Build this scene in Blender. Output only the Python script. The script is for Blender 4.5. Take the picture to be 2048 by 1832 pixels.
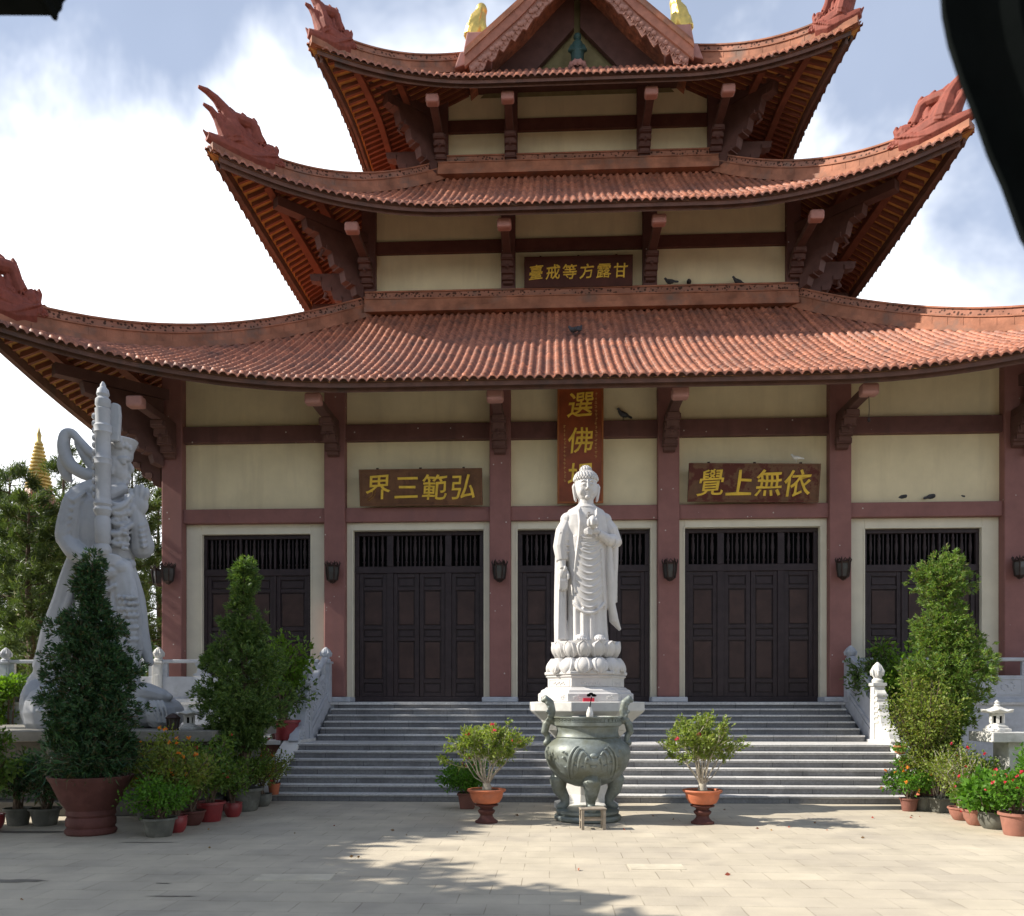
import bpy, bmesh, math, random
import numpy as np
from mathutils import Vector, Matrix
R = math.radians
random.seed(7); RNG = np.random.default_rng(7)
sc = bpy.context.scene
C = sc.collection
for o in list(bpy.data.objects): bpy.data.objects.remove(o)

# ---------------------------------------------------------------- camera, sky, sun, exposure
EYE = 2.0; FPX = 1700.0; HOR = 1403.0
cam = bpy.data.cameras.new('camera'); co = bpy.data.objects.new('camera', cam); C.objects.link(co)
co.location = (0, 0, EYE); co.rotation_euler = (R(90), 0, 0)
cam.sensor_width = 36; cam.lens = 36 * FPX / 2048; cam.shift_y = (HOR - 916) / 2048
cam.clip_start = .05; cam.clip_end = 3000
cam.dof.use_dof = True; cam.dof.focus_distance = 19; cam.dof.aperture_fstop = cam.lens / 1000 / .018
sc.camera = co
SUN_EL, SUN_FWD = R(37), R(.8)
tosun = Vector((-math.cos(SUN_FWD) * math.cos(SUN_EL), -math.sin(SUN_FWD) * math.cos(SUN_EL), math.sin(SUN_EL)))
sl = bpy.data.lights.new('sun', 'SUN'); sl.energy = 5.0; sl.angle = R(.5); sl.color = (1, .93, .82)
so = bpy.data.objects.new('sun', sl); C.objects.link(so); so.location = (-30, 0, 40)
so.rotation_euler = tosun.to_track_quat('Z', 'Y').to_euler()
w = bpy.data.worlds.new('World'); sc.world = w; w.use_nodes = True
nt = w.node_tree; nt.nodes.clear()
def N(nt, t, **k):
    n = nt.nodes.new(t)
    for a, b in k.items():
        if a.startswith('i_'): n.inputs[a[2:].replace('_', ' ')].default_value = b
        else: setattr(n, a, b)
    return n
def ramp(nt, fac, stops, interp='LINEAR'):
    r = nt.nodes.new('ShaderNodeValToRGB'); r.color_ramp.interpolation = interp
    el = r.color_ramp.elements
    while len(el) < len(stops): el.new(.5)
    for e, (p, c) in zip(el, stops):
        e.position = p; e.color = (c[0], c[1], c[2], 1) if hasattr(c, '__len__') else (c, c, c, 1)
    if fac is not None: nt.links.new(fac, r.inputs[0])
    return r
sky = N(nt, 'ShaderNodeTexSky', sky_type='NISHITA', sun_disc=False, sun_elevation=SUN_EL, sun_rotation=math.atan2(tosun.x, tosun.y))
bg = N(nt, 'ShaderNodeBackground', i_Strength=.128)
out = N(nt, 'ShaderNodeOutputWorld')
tc = N(nt, 'ShaderNodeTexCoord'); sep = N(nt, 'ShaderNodeSeparateXYZ'); nt.links.new(tc.outputs['Generated'], sep.inputs[0])
nz = N(nt, 'ShaderNodeTexNoise', i_Scale=2.6, i_Detail=6, i_Roughness=.55, i_Distortion=.25)
nt.links.new(tc.outputs['Generated'], nz.inputs['Vector'])
# cloud bank: thick low down, breaking up higher, thinner towards +X
def math_(op, a, b=None, c=None, clamp=False):
    m = nt.nodes.new('ShaderNodeMath'); m.operation = op; m.use_clamp = clamp
    for i, v in enumerate((a, b, c)):
        if v is None: continue
        if isinstance(v, (int, float)): m.inputs[i].default_value = v
        else: nt.links.new(v, m.inputs[i])
    return m.outputs[0]
elev = sep.outputs['Z']
left = math_('MULTIPLY', sep.outputs['X'], .26)
base = math_('ADD', math_('MULTIPLY', math_('SUBTRACT', .575, elev), 4.2), math_('MULTIPLY', math_('SUBTRACT', nz.outputs['Fac'], .5), 3.4))
base = math_('ADD', base, math_('MULTIPLY', math_('SUBTRACT', sep.outputs['Y'], .78), 1.0, clamp=False))
mask = math_('ADD', base, math_('MULTIPLY', left, -1.3))
mk = ramp(nt, math_('ADD', mask, .06), [(0.0, 0), (.75, 1)], 'EASE')
mix = N(nt, 'ShaderNodeMix', data_type='RGBA')
nz2 = N(nt, 'ShaderNodeTexNoise', i_Scale=1.7, i_Detail=5)
nt.links.new(tc.outputs['Generated'], nz2.inputs['Vector'])
grey = ramp(nt, nz2.outputs['Fac'], [(.3, (1.9, 2.25, 2.95)), (.65, (3.0, 3.4, 4.3))])
thin = N(nt, 'ShaderNodeMix', data_type='RGBA'); thin.inputs[0].default_value = .72
nt.links.new(sky.outputs[0], thin.inputs[6]); nt.links.new(grey.outputs[0], thin.inputs[7])
nt.links.new(mk.outputs[0], mix.inputs[0]); nt.links.new(thin.outputs[2], mix.inputs[6])
mix.inputs[7].default_value = (8.6, 8.8, 9.1, 1)
nt.links.new(mix.outputs[2], bg.inputs[0]); nt.links.new(bg.outputs[0], out.inputs[0])
sc.view_settings.view_transform = 'Standard'; sc.view_settings.look = 'None'
sc.view_settings.exposure = 0.68; sc.view_settings.gamma = 1
sc.cycles.max_bounces = 6; sc.cycles.diffuse_bounces = 4; sc.cycles.transparent_max_bounces = 6

# ---------------------------------------------------------------- helpers
def tag(o, label=None, cat=None, group=None, kind=None):
    if label: o['label'] = label
    if cat: o['category'] = cat
    if group: o['group'] = group
    if kind: o['kind'] = kind
    return o
def empty(name, loc=(0, 0, 0), rz=0, label=None, cat=None, group=None, parent=None):
    o = bpy.data.objects.new(name, None); C.objects.link(o); o.location = loc; o.rotation_euler = (0, 0, rz)
    o.empty_display_size = .1
    if parent: o.parent = parent
    return tag(o, label, cat, group)
def copy_tree(o, parent=None):
    c = o.copy(); C.objects.link(c); c.parent = parent
    for ch in list(o.children): copy_tree(ch, c)
    return c
def px(x, y, d): return Vector(((x - 1024) * d / FPX, d, EYE + (HOR - y) * d / FPX))
def gd(y): return EYE * FPX / (y - HOR)          # distance of a ground point seen at row y

class MB:
    def __init__(s): s.v = []; s.f = []; s.m = []; s.cur = 0
    def add(s, vs, fs):
        n = len(s.v); s.v += [tuple(v) for v in vs]; s.m += [s.cur] * len(fs); s.f += [tuple(i + n for i in f) for f in fs]; return s
    def box(s, x0, x1, y0, y1, z0, z1, M=None):
        vs = [Vector((x, y, z)) for z in (z0, z1) for y in (y0, y1) for x in (x0, x1)]
        if M: vs = [M @ v for v in vs]
        return s.add(vs, [(0, 2, 3, 1), (4, 5, 7, 6), (0, 1, 5, 4), (2, 6, 7, 3), (0, 4, 6, 2), (1, 3, 7, 5)])
    def prism(s, poly, t0, t1, M):               # polygon in local XZ, thickness along local Y
        n = len(poly)
        vs = [M @ Vector((x, t, z)) for t in (t0, t1) for x, z in poly]
        return s.add(vs, [tuple(range(n)), tuple(range(2 * n - 1, n - 1, -1))] + [(i, i + n, (i + 1) % n + n, (i + 1) % n) for i in range(n)])
    def rings(s, rs, closed=True, caps=True):    # list of rings, same count
        n = len(rs[0]); fs = []
        for k in range(len(rs) - 1):
            for i in range(n if closed else n - 1):
                j = (i + 1) % n; fs.append((k * n + i, k * n + j, (k + 1) * n + j, (k + 1) * n + i))
        if caps and closed: fs += [tuple(range(n - 1, -1, -1)), tuple((len(rs) - 1) * n + i for i in range(n))]
        return s.add([v for r in rs for v in r], fs)
    def stube(s, pts, rad, n=12, flat=1.0, k=4):      # tube through a Catmull-Rom curve with rounded ends
        p = [Vector(q) for q in pts]; r = list(rad); P_ = []; R_ = []
        for i in range(len(p) - 1):
            a, b, c, d = p[max(i - 1, 0)], p[i], p[i + 1], p[min(i + 2, len(p) - 1)]
            for j in range(k):
                t = j / k; P_.append(.5 * (2 * b + (c - a) * t + (2 * a - 5 * b + 4 * c - d) * t * t + (3 * b - a - 3 * c + d) * t ** 3)); R_.append(r[i] + (r[i + 1] - r[i]) * (t * t * (3 - 2 * t)))
        P_.append(p[-1]); R_.append(r[-1])
        d0 = (P_[0] - P_[1]).normalized(); d1 = (P_[-1] - P_[-2]).normalized()
        P_ = [P_[0] + d0 * R_[0] * .85, P_[0] + d0 * R_[0] * .5] + P_ + [P_[-1] + d1 * R_[-1] * .5, P_[-1] + d1 * R_[-1] * .85]
        R_ = [R_[0] * .45, R_[0] * .85] + R_ + [R_[-1] * .85, R_[-1] * .45]
        return s.tube(P_, R_, n, flat)
    def tube(s, pts, rad, n=8, flat=1.0):
        pts = [Vector(p) for p in pts]; rs = []; up = Vector((.13, .3, 1)).normalized(); prev = None
        for i, p in enumerate(pts):
            t = (pts[min(i + 1, len(pts) - 1)] - pts[max(i - 1, 0)]).normalized()
            if prev is None: a = t.cross(Vector((0, 1, 0)) if abs(t.y) < .9 else Vector((1, 0, 0))).normalized()
            else: a = (prev - t * prev.dot(t)).normalized()
            prev = a; b = t.cross(a); r = rad[i] if hasattr(rad, '__len__') else rad
            rs.append([p + (a * math.cos(2 * math.pi * k / n) + b * math.sin(2 * math.pi * k / n) * flat) * r for k in range(n)])
        return s.rings(rs)
    def lathe(s, prof, n=24, c=(0, 0, 0), ph=0, sx=1, sy=1):
        rs = [[(c[0] + sx * r * math.cos(2 * math.pi * k / n + ph), c[1] + sy * r * math.sin(2 * math.pi * k / n + ph), c[2] + z) for k in range(n)] for r, z in prof]
        return s.rings(rs)
    def ell(s, c, r, n=12, M=None):
        if not hasattr(r, '__len__'): r = (r, r, r)
        m = max(5, n * 2 // 3); rs = []
        for i in range(m + 1):
            a = -math.pi / 2 + math.pi * i / m; ca = max(math.cos(a), .02)
            ring = [Vector((r[0] * ca * math.cos(2 * math.pi * k / n), r[1] * ca * math.sin(2 * math.pi * k / n), r[2] * math.sin(a))) for k in range(n)]
            if M: ring = [M @ v for v in ring]
            rs.append([v + Vector(c) for v in ring])
        return s.rings(rs)
    def build(s, name, m, parent=None, smooth=False, bevel=0, angle=35):
        me = bpy.data.meshes.new(name); me.from_pydata(s.v, [], s.f); me.update()
        bm = bmesh.new(); bm.from_mesh(me); bmesh.ops.recalc_face_normals(bm, faces=bm.faces); bm.to_mesh(me); bm.free()
        o = bpy.data.objects.new(name, me); C.objects.link(o)
        for x in (m if isinstance(m, (list, tuple)) else [m] if m else []): me.materials.append(x)
        if any(s.m): me.polygons.foreach_set('material_index', s.m)
        if parent: o.parent = parent
        if smooth:
            me.polygons.foreach_set('use_smooth', [True] * len(me.polygons)); me.set_sharp_from_angle(angle=R(angle))
        if bevel:
            b = o.modifiers.new('bevel', 'BEVEL'); b.width = bevel; b.segments = 2; b.limit_method = 'ANGLE'; b.angle_limit = R(40)
        return o
    def fuse(s, name, m, parent, voxel, it=2, fac=.5):   # one continuous skin round everything in the builder
        o = s.build('tmp', None); md = o.modifiers.new('r', 'REMESH'); md.mode = 'VOXEL'; md.voxel_size = voxel; md.use_smooth_shade = True
        sm = o.modifiers.new('s', 'SMOOTH'); sm.factor = fac; sm.iterations = it
        dg = bpy.context.evaluated_depsgraph_get(); me = bpy.data.meshes.new_from_object(o.evaluated_get(dg)); me.name = name
        bpy.data.objects.remove(o); me.materials.clear(); me.materials.append(m)
        me.polygons.foreach_set('use_smooth', [True] * len(me.polygons))
        o = bpy.data.objects.new(name, me); C.objects.link(o)
        if parent: o.parent = parent
        return o
def np_mesh(name, V, F, m, parent=None, smooth=False, mi=None):    # V (n,3), F (k,4)
    me = bpy.data.meshes.new(name); me.vertices.add(len(V)); me.vertices.foreach_set('co', np.asarray(V, np.float32).ravel())
    F = np.asarray(F, np.int32); k = F.shape[1]
    me.loops.add(F.size); me.loops.foreach_set('vertex_index', F.ravel())
    me.polygons.add(len(F)); me.polygons.foreach_set('loop_start', np.arange(len(F), dtype=np.int32) * k)
    me.polygons.foreach_set('loop_total', np.full(len(F), k, np.int32)); me.update(calc_edges=True)
    if smooth: me.polygons.foreach_set('use_smooth', [True] * len(F))
    for x in (m if isinstance(m, list) else [m]): me.materials.append(x)
    if mi is not None: me.polygons.foreach_set('material_index', np.asarray(mi, np.int32))
    o = bpy.data.objects.new(name, me); C.objects.link(o)
    if parent: o.parent = parent
    return o

# ---------------------------------------------------------------- materials
def mat(name, col, rough=.7, var=.12, sc_=4, bump=.12, bsc=40, metal=0, stain=None, spec=.3, stainsc=1.3, stainr=(.52, .7), streak=False):
    m = bpy.data.materials.new(name); m.use_nodes = True; t = m.node_tree; b = t.nodes['Principled BSDF']
    b.inputs['Roughness'].default_value = rough; b.inputs['Metallic'].default_value = metal
    b.inputs['Specular IOR Level'].default_value = spec
    tcn = N(t, 'ShaderNodeTexCoord'); n1 = N(t, 'ShaderNodeTexNoise', i_Scale=sc_, i_Detail=8, i_Roughness=.6)
    t.links.new(tcn.outputs['Object'], n1.inputs['Vector'])
    lo = [c * (1 - var * 1.6) for c in col]; hi = [min(1, c * (1 + var)) for c in col]
    cr = ramp(t, n1.outputs['Fac'], [(.3, lo), (.7, hi)]); last = cr.outputs[0]
    if stain:
        n2 = N(t, 'ShaderNodeTexNoise', i_Scale=stainsc, i_Detail=7, i_Roughness=.65)
        if streak:
            mp = N(t, 'ShaderNodeMapping'); mp.inputs['Scale'].default_value = (1, 1, .12); t.links.new(tcn.outputs['Object'], mp.inputs[0]); t.links.new(mp.outputs[0], n2.inputs['Vector'])
        else: t.links.new(tcn.outputs['Object'], n2.inputs['Vector'])
        r2 = ramp(t, n2.outputs['Fac'], [(stainr[0], 0), (stainr[1], 1)])
        mx = N(t, 'ShaderNodeMix', data_type='RGBA'); t.links.new(r2.outputs[0], mx.inputs[0]); t.links.new(last, mx.inputs[6])
        mx.inputs[7].default_value = (*stain, 1); last = mx.outputs[2]
    t.links.new(last, b.inputs['Base Color'])
    if bump:
        n3 = N(t, 'ShaderNodeTexNoise', i_Scale=bsc, i_Detail=5); t.links.new(tcn.outputs['Object'], n3.inputs['Vector'])
        bp = N(t, 'ShaderNodeBump', i_Strength=bump, i_Distance=.03); t.links.new(n3.outputs['Fac'], bp.inputs['Height']); t.links.new(bp.outputs[0], b.inputs['Normal'])
    m['last'] = 1
    return m
def leafmat(name, cols, trans=.3, rough=.5):
    m = bpy.data.materials.new(name); m.use_nodes = True; t = m.node_tree; b = t.nodes['Principled BSDF']
    g = N(t, 'ShaderNodeNewGeometry'); k = len(cols)
    cr = ramp(t, g.outputs['Random Per Island'], [(i / max(1, k - 1), c) for i, c in enumerate(cols)])
    t.links.new(cr.outputs[0], b.inputs['Base Color']); b.inputs['Roughness'].default_value = rough
    b.inputs['Specular IOR Level'].default_value = .35
    tr = N(t, 'ShaderNodeBsdfTranslucent'); mul = N(t, 'ShaderNodeMix', data_type='RGBA', blend_type='MULTIPLY'); mul.inputs[0].default_value = 1
    t.links.new(cr.outputs[0], mul.inputs[6]); mul.inputs[7].default_value = (1.5, 1.6, .7, 1); t.links.new(mul.outputs[2], tr.inputs[0])
    ms = N(t, 'ShaderNodeMixShader'); ms.inputs[0].default_value = trans
    t.links.new(b.outputs[0], ms.inputs[1]); t.links.new(tr.outputs[0], ms.inputs[2]); t.links.new(ms.outputs[0], t.nodes['Material Output'].inputs[0])
    return m
M = {}
M['plaster'] = mat('cream_plaster', (.78, .68, .45), .85, .06, 1.2, .08, 60, stain=(.62, .53, .35), stainsc=1.6, stainr=(.50, .85), streak=True)
M['trim'] = mat('pale_trim', (.72, .67, .53), .8, .05, 2, .05)
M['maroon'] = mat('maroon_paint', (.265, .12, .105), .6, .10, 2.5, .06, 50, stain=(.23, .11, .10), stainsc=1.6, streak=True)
M['maroon_shaded'] = mat('shade_darkened_maroon', (.15, .068, .06), .65, .15, 2.5, .1, 50, stain=(.10, .05, .045), stainsc=1.6, streak=True)  # maroon with the eave shade of the upper storeys put into the colour
M['dkwood'] = mat('dark_beam_paint', (.12, .045, .035), .65, .15, 3, .1)
M['pink'] = mat('pinkish_beam_end', (.42, .21, .175), .7, .08)
M['door'] = mat('dark_door_wood', (.040, .027, .029), .45, .2, 6, .08, 30, spec=.3)
M['doorp'] = mat('door_panel_wood', (.060, .034, .029), .5, .25, 3, .08, 30, spec=.3)
M['rafter'] = mat('red_brown_rafter', (.20, .070, .042), .7, .15, 3, .1)
M['board'] = mat('ochre_soffit', (.55, .28, .085), .8, .15, 4, .1)
M['ridge'] = mat('ridge_tile', (.37, .155, .09), .75, .28, 1.8, .15, 30, stain=(.20, .13, .10), stainsc=1.1)
M['dragon'] = mat('ornament_clay', (.25, .066, .044), .7, .18, 5, .15, 30)
M['gold'] = mat('gilding', (.72, .52, .15), .4, .1, 6, .2, 30, metal=.85)
M['goldpaint'] = mat('gold_paint', (.80, .53, .07), .45, .12, 6, .05, metal=.15)
M['plaque'] = mat('plaque_wood', (.16, .075, .035), .6, .25, 2, .1, stain=(.09, .035, .02), stainsc=5)
M['plaquered'] = mat('plaque_red_wood', (.24, .055, .018), .45, .25, 2, .08, spec=.4)
M['plaquedark'] = mat('plaque_dark_wood', (.075, .022, .014), .55, .2, 2, .08)
M['marble'] = mat('white_marble', (.60, .58, .565), .6, .06, 3, .03, 60, spec=.3, stain=(.50, .485, .46), stainsc=2.2, stainr=(.52, .8))
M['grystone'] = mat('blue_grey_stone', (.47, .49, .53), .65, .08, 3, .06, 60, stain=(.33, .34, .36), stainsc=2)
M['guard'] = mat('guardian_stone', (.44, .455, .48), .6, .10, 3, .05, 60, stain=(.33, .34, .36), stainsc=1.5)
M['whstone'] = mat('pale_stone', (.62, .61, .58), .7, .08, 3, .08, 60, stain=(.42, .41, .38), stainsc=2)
M['bronze'] = mat('green_bronze', (.225, .255, .245), .5, .25, 5, .15, 25, metal=.2, stain=(.14, .15, .115), stainsc=2.4, spec=.4, stainr=(.44, .62))
M['iron'] = mat('dark_iron', (.055, .035, .03), .5, .2, 8, .1, metal=.5)
M['glass'] = mat('lamp_glass', (.07, .065, .06), .25, .1, 8, 0, spec=.5)
M['terra'] = mat('terracotta_pot', (.50, .155, .075), .65, .12, 6, .08, stain=(.36, .13, .08), stainsc=4)
M['terrad'] = mat('dark_terracotta', (.115, .043, .035), .7, .15, 4, .1, stain=(.15, .06, .05), stainsc=3)
M['terrap'] = mat('pinkish_clay_pot', (.33, .145, .105), .7, .15, 5, .08, stain=(.24, .12, .09), stainsc=4)
M['spire'] = mat('old_gilding', (.50, .38, .13), .5, .25, 3, .2, 20, metal=.3)
M['redpot'] = mat('red_glazed_pot', (.24, .03, .032), .4, .12, 5, .05, spec=.5)
M['greypot'] = mat('grey_green_pot', (.13, .13, .11), .7, .2, 5, .1, stain=(.2, .2, .17), stainsc=4)
M['brownpot'] = mat('brown_pot', (.20, .085, .065), .7, .15, 5, .08)
M['soil'] = mat('soil', (.07, .045, .03), .95, .3, 20, .4)
M['bark'] = mat('bark', (.12, .085, .06), .9, .3, 9, .5, 25)
M['stem'] = mat('pale_stem', (.40, .36, .29), .8, .2, 9, .3, 25)
M['conc'] = mat('weathered_concrete', (.22, .21, .185), .85, .15, 2, .15, 40, stain=(.16, .15, .13), stainsc=1.5)
M['dkconc'] = mat('dark_concrete', (.14, .13, .115), .85, .2, 2, .15, 40)
M['black'] = mat('near_black', (.007, .0085, .0085), 1, .2, 3, .0, spec=0)
M['oldwood'] = mat('old_stool_wood', (.33, .28, .22), .8, .2, 12, .2, 40)
M['pigeon'] = mat('pigeon_feathers', (.06, .06, .065), .7, .3, 10, .05)
M['white'] = mat('white_ceramic', (.78, .76, .70), .3, .05, 6, 0, spec=.5)
M['redcard'] = mat('red_packet', (.62, .03, .06), .5, .1, 6, 0)
M['jade'] = mat('jade_figure', (.035, .075, .065), .5, .15, 6, .1)
def tilemat():
    m = mat('roof_tile', (.43, .16, .092), .5, .34, 7, .25, 60, stain=(.17, .085, .065), stainsc=1.3, spec=.45, stainr=(.47, .74))
    t = m.node_tree; b = t.nodes['Principled BSDF']; src = b.inputs['Base Color'].links[0].from_socket; g = N(t, 'ShaderNodeNewGeometry')
    tcn = [n for n in t.nodes if n.type == 'TEX_COORD'][0]; vo = N(t, 'ShaderNodeTexVoronoi', i_Scale=4.6); t.links.new(tcn.outputs['Object'], vo.inputs['Vector'])
    sp = N(t, 'ShaderNodeSeparateColor'); t.links.new(vo.outputs['Color'], sp.inputs[0])
    r1 = ramp(t, g.outputs['Random Per Island'], [(0, (.80, .78, .78)), (1, (1.1, 1.08, 1.05))]); r2 = ramp(t, sp.outputs[0], [(0, (.72, .70, .70)), (.25, (.95, .95, .95)), (.9, (1.03, 1.03, 1)), (1, (1.25, 1.22, 1.15))])
    for r_ in (r1, r2):
        mx = N(t, 'ShaderNodeMix', data_type='RGBA', blend_type='MULTIPLY'); mx.inputs[0].default_value = 1; t.links.new(src, mx.inputs[6]); t.links.new(r_.outputs[0], mx.inputs[7]); src = mx.outputs[2]
    t.links.new(src, b.inputs['Base Color'])
    return m
M['tile'] = tilemat()
M['carved'] = mat('carved_valance_paint', (.40, .20, .15), .7, .15, 5, .1); M['dragonlite'] = mat('barge_paint', (.36, .15, .10), .7, .15, 4, .1)
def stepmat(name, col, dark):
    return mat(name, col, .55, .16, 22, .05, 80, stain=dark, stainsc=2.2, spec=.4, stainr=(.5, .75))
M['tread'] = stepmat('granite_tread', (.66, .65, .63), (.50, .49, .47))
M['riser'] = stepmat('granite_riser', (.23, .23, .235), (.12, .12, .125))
def joints(m, bw, rh, axes, dark):
    t = m.node_tree; b = t.nodes['Principled BSDF']; src = b.inputs['Base Color'].links[0].from_socket
    tcn = [n for n in t.nodes if n.type == 'TEX_COORD'][0]; sp = N(t, 'ShaderNodeSeparateXYZ'); cb = N(t, 'ShaderNodeCombineXYZ')
    t.links.new(tcn.outputs['Object'], sp.inputs[0]); t.links.new(sp.outputs[axes[0]], cb.inputs[0]); t.links.new(sp.outputs[axes[1]], cb.inputs[1])
    br = N(t, 'ShaderNodeTexBrick', offset=.37, offset_frequency=2); br.inputs['Color1'].default_value = (1, 1, 1, 1); br.inputs['Color2'].default_value = (.80, .80, .82, 1)
    br.inputs['Mortar'].default_value = (dark, dark, dark, 1); br.inputs['Scale'].default_value = 1; br.inputs['Brick Width'].default_value = bw; br.inputs['Row Height'].default_value = rh; br.inputs['Mortar Size'].default_value = .006; br.inputs['Mortar Smooth'].default_value = .1
    t.links.new(cb.outputs[0], br.inputs['Vector']); mx = N(t, 'ShaderNodeMix', data_type='RGBA', blend_type='MULTIPLY'); mx.inputs[0].default_value = 1
    t.links.new(src, mx.inputs[6]); t.links.new(br.outputs['Color'], mx.inputs[7]); t.links.new(mx.outputs[2], b.inputs['Base Color'])
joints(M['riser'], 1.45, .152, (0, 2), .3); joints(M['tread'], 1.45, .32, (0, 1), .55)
for k_ in ('maroon', 'maroon_shaded'):        # bird droppings, sparse
    t = M[k_].node_tree; b = t.nodes['Principled BSDF']; src = b.inputs['Base Color'].links[0].from_socket; tcn = [n for n in t.nodes if n.type == 'TEX_COORD'][0]
    vo = N(t, 'ShaderNodeTexVoronoi', i_Scale=3.5); t.links.new(tcn.outputs['Object'], vo.inputs['Vector']); r_ = ramp(t, vo.outputs['Distance'], [(.05, 1), (.075, 0)])
    mx = N(t, 'ShaderNodeMix', data_type='RGBA'); t.links.new(r_.outputs[0], mx.inputs[0]); t.links.new(src, mx.inputs[6]); mx.inputs[7].default_value = (.55, .5, .45, 1); t.links.new(mx.outputs[2], b.inputs['Base Color'])
# paving: slab bond with narrow dark joints
def paving():
    m = mat('stone_paving', (.53, .47, .365), .75, .12, 1.1, .1, 30, stain=(.44, .39, .315), stainsc=.5, stainr=(.45, .7), spec=.25)
    t = m.node_tree; b = t.nodes['Principled BSDF']; src = b.inputs['Base Color'].links[0].from_socket
    tcn = [n for n in t.nodes if n.type == 'TEX_COORD'][0]
    br = N(t, 'ShaderNodeTexBrick', offset=.5); br.inputs['Color1'].default_value = (1, 1, 1, 1); br.inputs['Color2'].default_value = (.84, .84, .86, 1)
    br.inputs['Mortar'].default_value = (.42, .40, .38, 1); br.inputs['Scale'].default_value = 1
    br.inputs['Brick Width'].default_value = .62; br.inputs['Row Height'].default_value = .42; br.inputs['Mortar Size'].default_value = .005; br.inputs['Mortar Smooth'].default_value = .25
    mp = N(t, 'ShaderNodeMapping'); mp.inputs['Rotation'].default_value = (0, 0, R(2.65)); t.links.new(tcn.outputs['Object'], mp.inputs[0])
    nd = N(t, 'ShaderNodeTexNoise', i_Scale=1.4, i_Detail=2); t.links.new(tcn.outputs['Object'], nd.inputs['Vector'])
    va = N(t, 'ShaderNodeVectorMath', operation='MULTIPLY_ADD'); va.inputs[1].default_value = (.035, .035, 0); t.links.new(nd.outputs['Color'], va.inputs[0]); t.links.new(mp.outputs[0], va.inputs[2])
    t.links.new(va.outputs[0], br.inputs['Vector'])
    # joints are filled with sand in places
    n2 = N(t, 'ShaderNodeTexNoise', i_Scale=2.3, i_Detail=3); t.links.new(tcn.outputs['Object'], n2.inputs['Vector'])
    r2 = ramp(t, n2.outputs['Fac'], [(.40, .35), (.60, 1)])
    mx = N(t, 'ShaderNodeMix', data_type='RGBA', blend_type='MULTIPLY'); t.links.new(r2.outputs[0], mx.inputs[0]); t.links.new(src, mx.inputs[6]); t.links.new(br.outputs['Color'], mx.inputs[7])
    t.links.new(mx.outputs[2], b.inputs['Base Color'])
    bp = [n for n in t.nodes if n.type == 'BUMP'][0]; bp.inputs['Strength'].default_value = .12
    return m
M['paving'] = paving()
# perforated ridge course: dark spots painted in for the shade of its openings
def perf():
    m = mat('openwork_ridge_tile', (.36, .165, .11), .8, .2, 2, .1, 30, stain=(.2, .14, .11), stainsc=1.2)
    t = m.node_tree; b = t.nodes['Principled BSDF']; src = b.inputs['Base Color'].links[0].from_socket
    tcn = [n for n in t.nodes if n.type == 'TEX_COORD'][0]
    vo = N(t, 'ShaderNodeTexVoronoi', i_Scale=11, feature='F1'); t.links.new(tcn.outputs['Object'], vo.inputs['Vector'])
    r = ramp(t, vo.outputs['Distance'], [(.33, (.12, .1, .09)), (.42, (1, 1, 1))])
    mx = N(t, 'ShaderNodeMix', data_type='RGBA', blend_type='MULTIPLY'); mx.inputs[0].default_value = .9
    t.links.new(src, mx.inputs[6]); t.links.new(r.outputs[0], mx.inputs[7]); t.links.new(mx.outputs[2], b.inputs['Base Color'])
    return m
M['perf'] = perf()
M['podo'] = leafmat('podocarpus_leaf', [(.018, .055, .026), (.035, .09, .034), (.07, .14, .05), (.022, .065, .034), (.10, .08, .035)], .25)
M['podo2'] = leafmat('lightened_podocarpus_leaf', [(.06, .12, .032), (.10, .175, .042), (.16, .23, .06), (.05, .11, .03), (.10, .13, .04)], .3)  # same leaf lightened for the tree in dappled sun
M['podo3'] = leafmat('sunlit_toned_podocarpus_leaf', [(.08, .16, .035), (.13, .23, .045), (.20, .29, .06), (.08, .15, .04), (.16, .20, .05), (.13, .10, .04)], .42)  # leaf brightened and yellowed further to carry full sunlight
M['pine'] = leafmat('pine_needle', [(.035, .065, .02), (.075, .115, .032), (.115, .15, .05), (.045, .075, .025)], .3)
M['lime'] = leafmat('lime_leaf', [(.11, .21, .02), (.16, .27, .03), (.08, .17, .02)], .4)
M['shrub'] = leafmat('shrub_leaf', [(.06, .13, .022), (.11, .19, .03), (.15, .22, .035), (.05, .11, .02)], .35)
M['bright'] = leafmat('bright_leaf', [(.07, .18, .015), (.11, .24, .025), (.05, .14, .015)], .4)
M['dull'] = leafmat('yellowish_leaf', [(.13, .18, .03), (.22, .26, .045), (.12, .19, .03), (.19, .16, .045)], .35)
M['redfl'] = leafmat('red_petal', [(.55, .03, .05), (.65, .05, .10)], .3)
M['orfl'] = leafmat('orange_petal', [(.75, .20, .03), (.8, .32, .04)], .3)
M['pinkfl'] = leafmat('pink_petal', [(.75, .12, .22), (.7, .06, .12)], .3)
# ---------------------------------------------------------------- ground
g = MB(); g.add([(-400, -150, 0), (400, -150, 0), (400, 700, 0), (-400, 700, 0)], [(0, 1, 2, 3)])
M['dimground'] = mat('bounce_cutting_earth', (.10, .075, .05), .95, .3, 6, .5, 60)  # added dark sheets, largely unseen, cut light bounced off the paving
for i_, (x0, x1, y0, y1) in enumerate(((-390, 390, -140, -3), (-390, -10.5, -2.99, 13), (13.5, 390, -2.99, 690), (-390, -17.5, 13.01, 690))): tag(MB().add([(x0, y0, .004), (x1, y0, .004), (x1, y1, .004), (x0, y1, .004)], [(0, 1, 2, 3)]).build('added_dark_ground', M['dimground']), kind='structure')
tag(g.build('ground', M['paving']), kind='structure')

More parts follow.
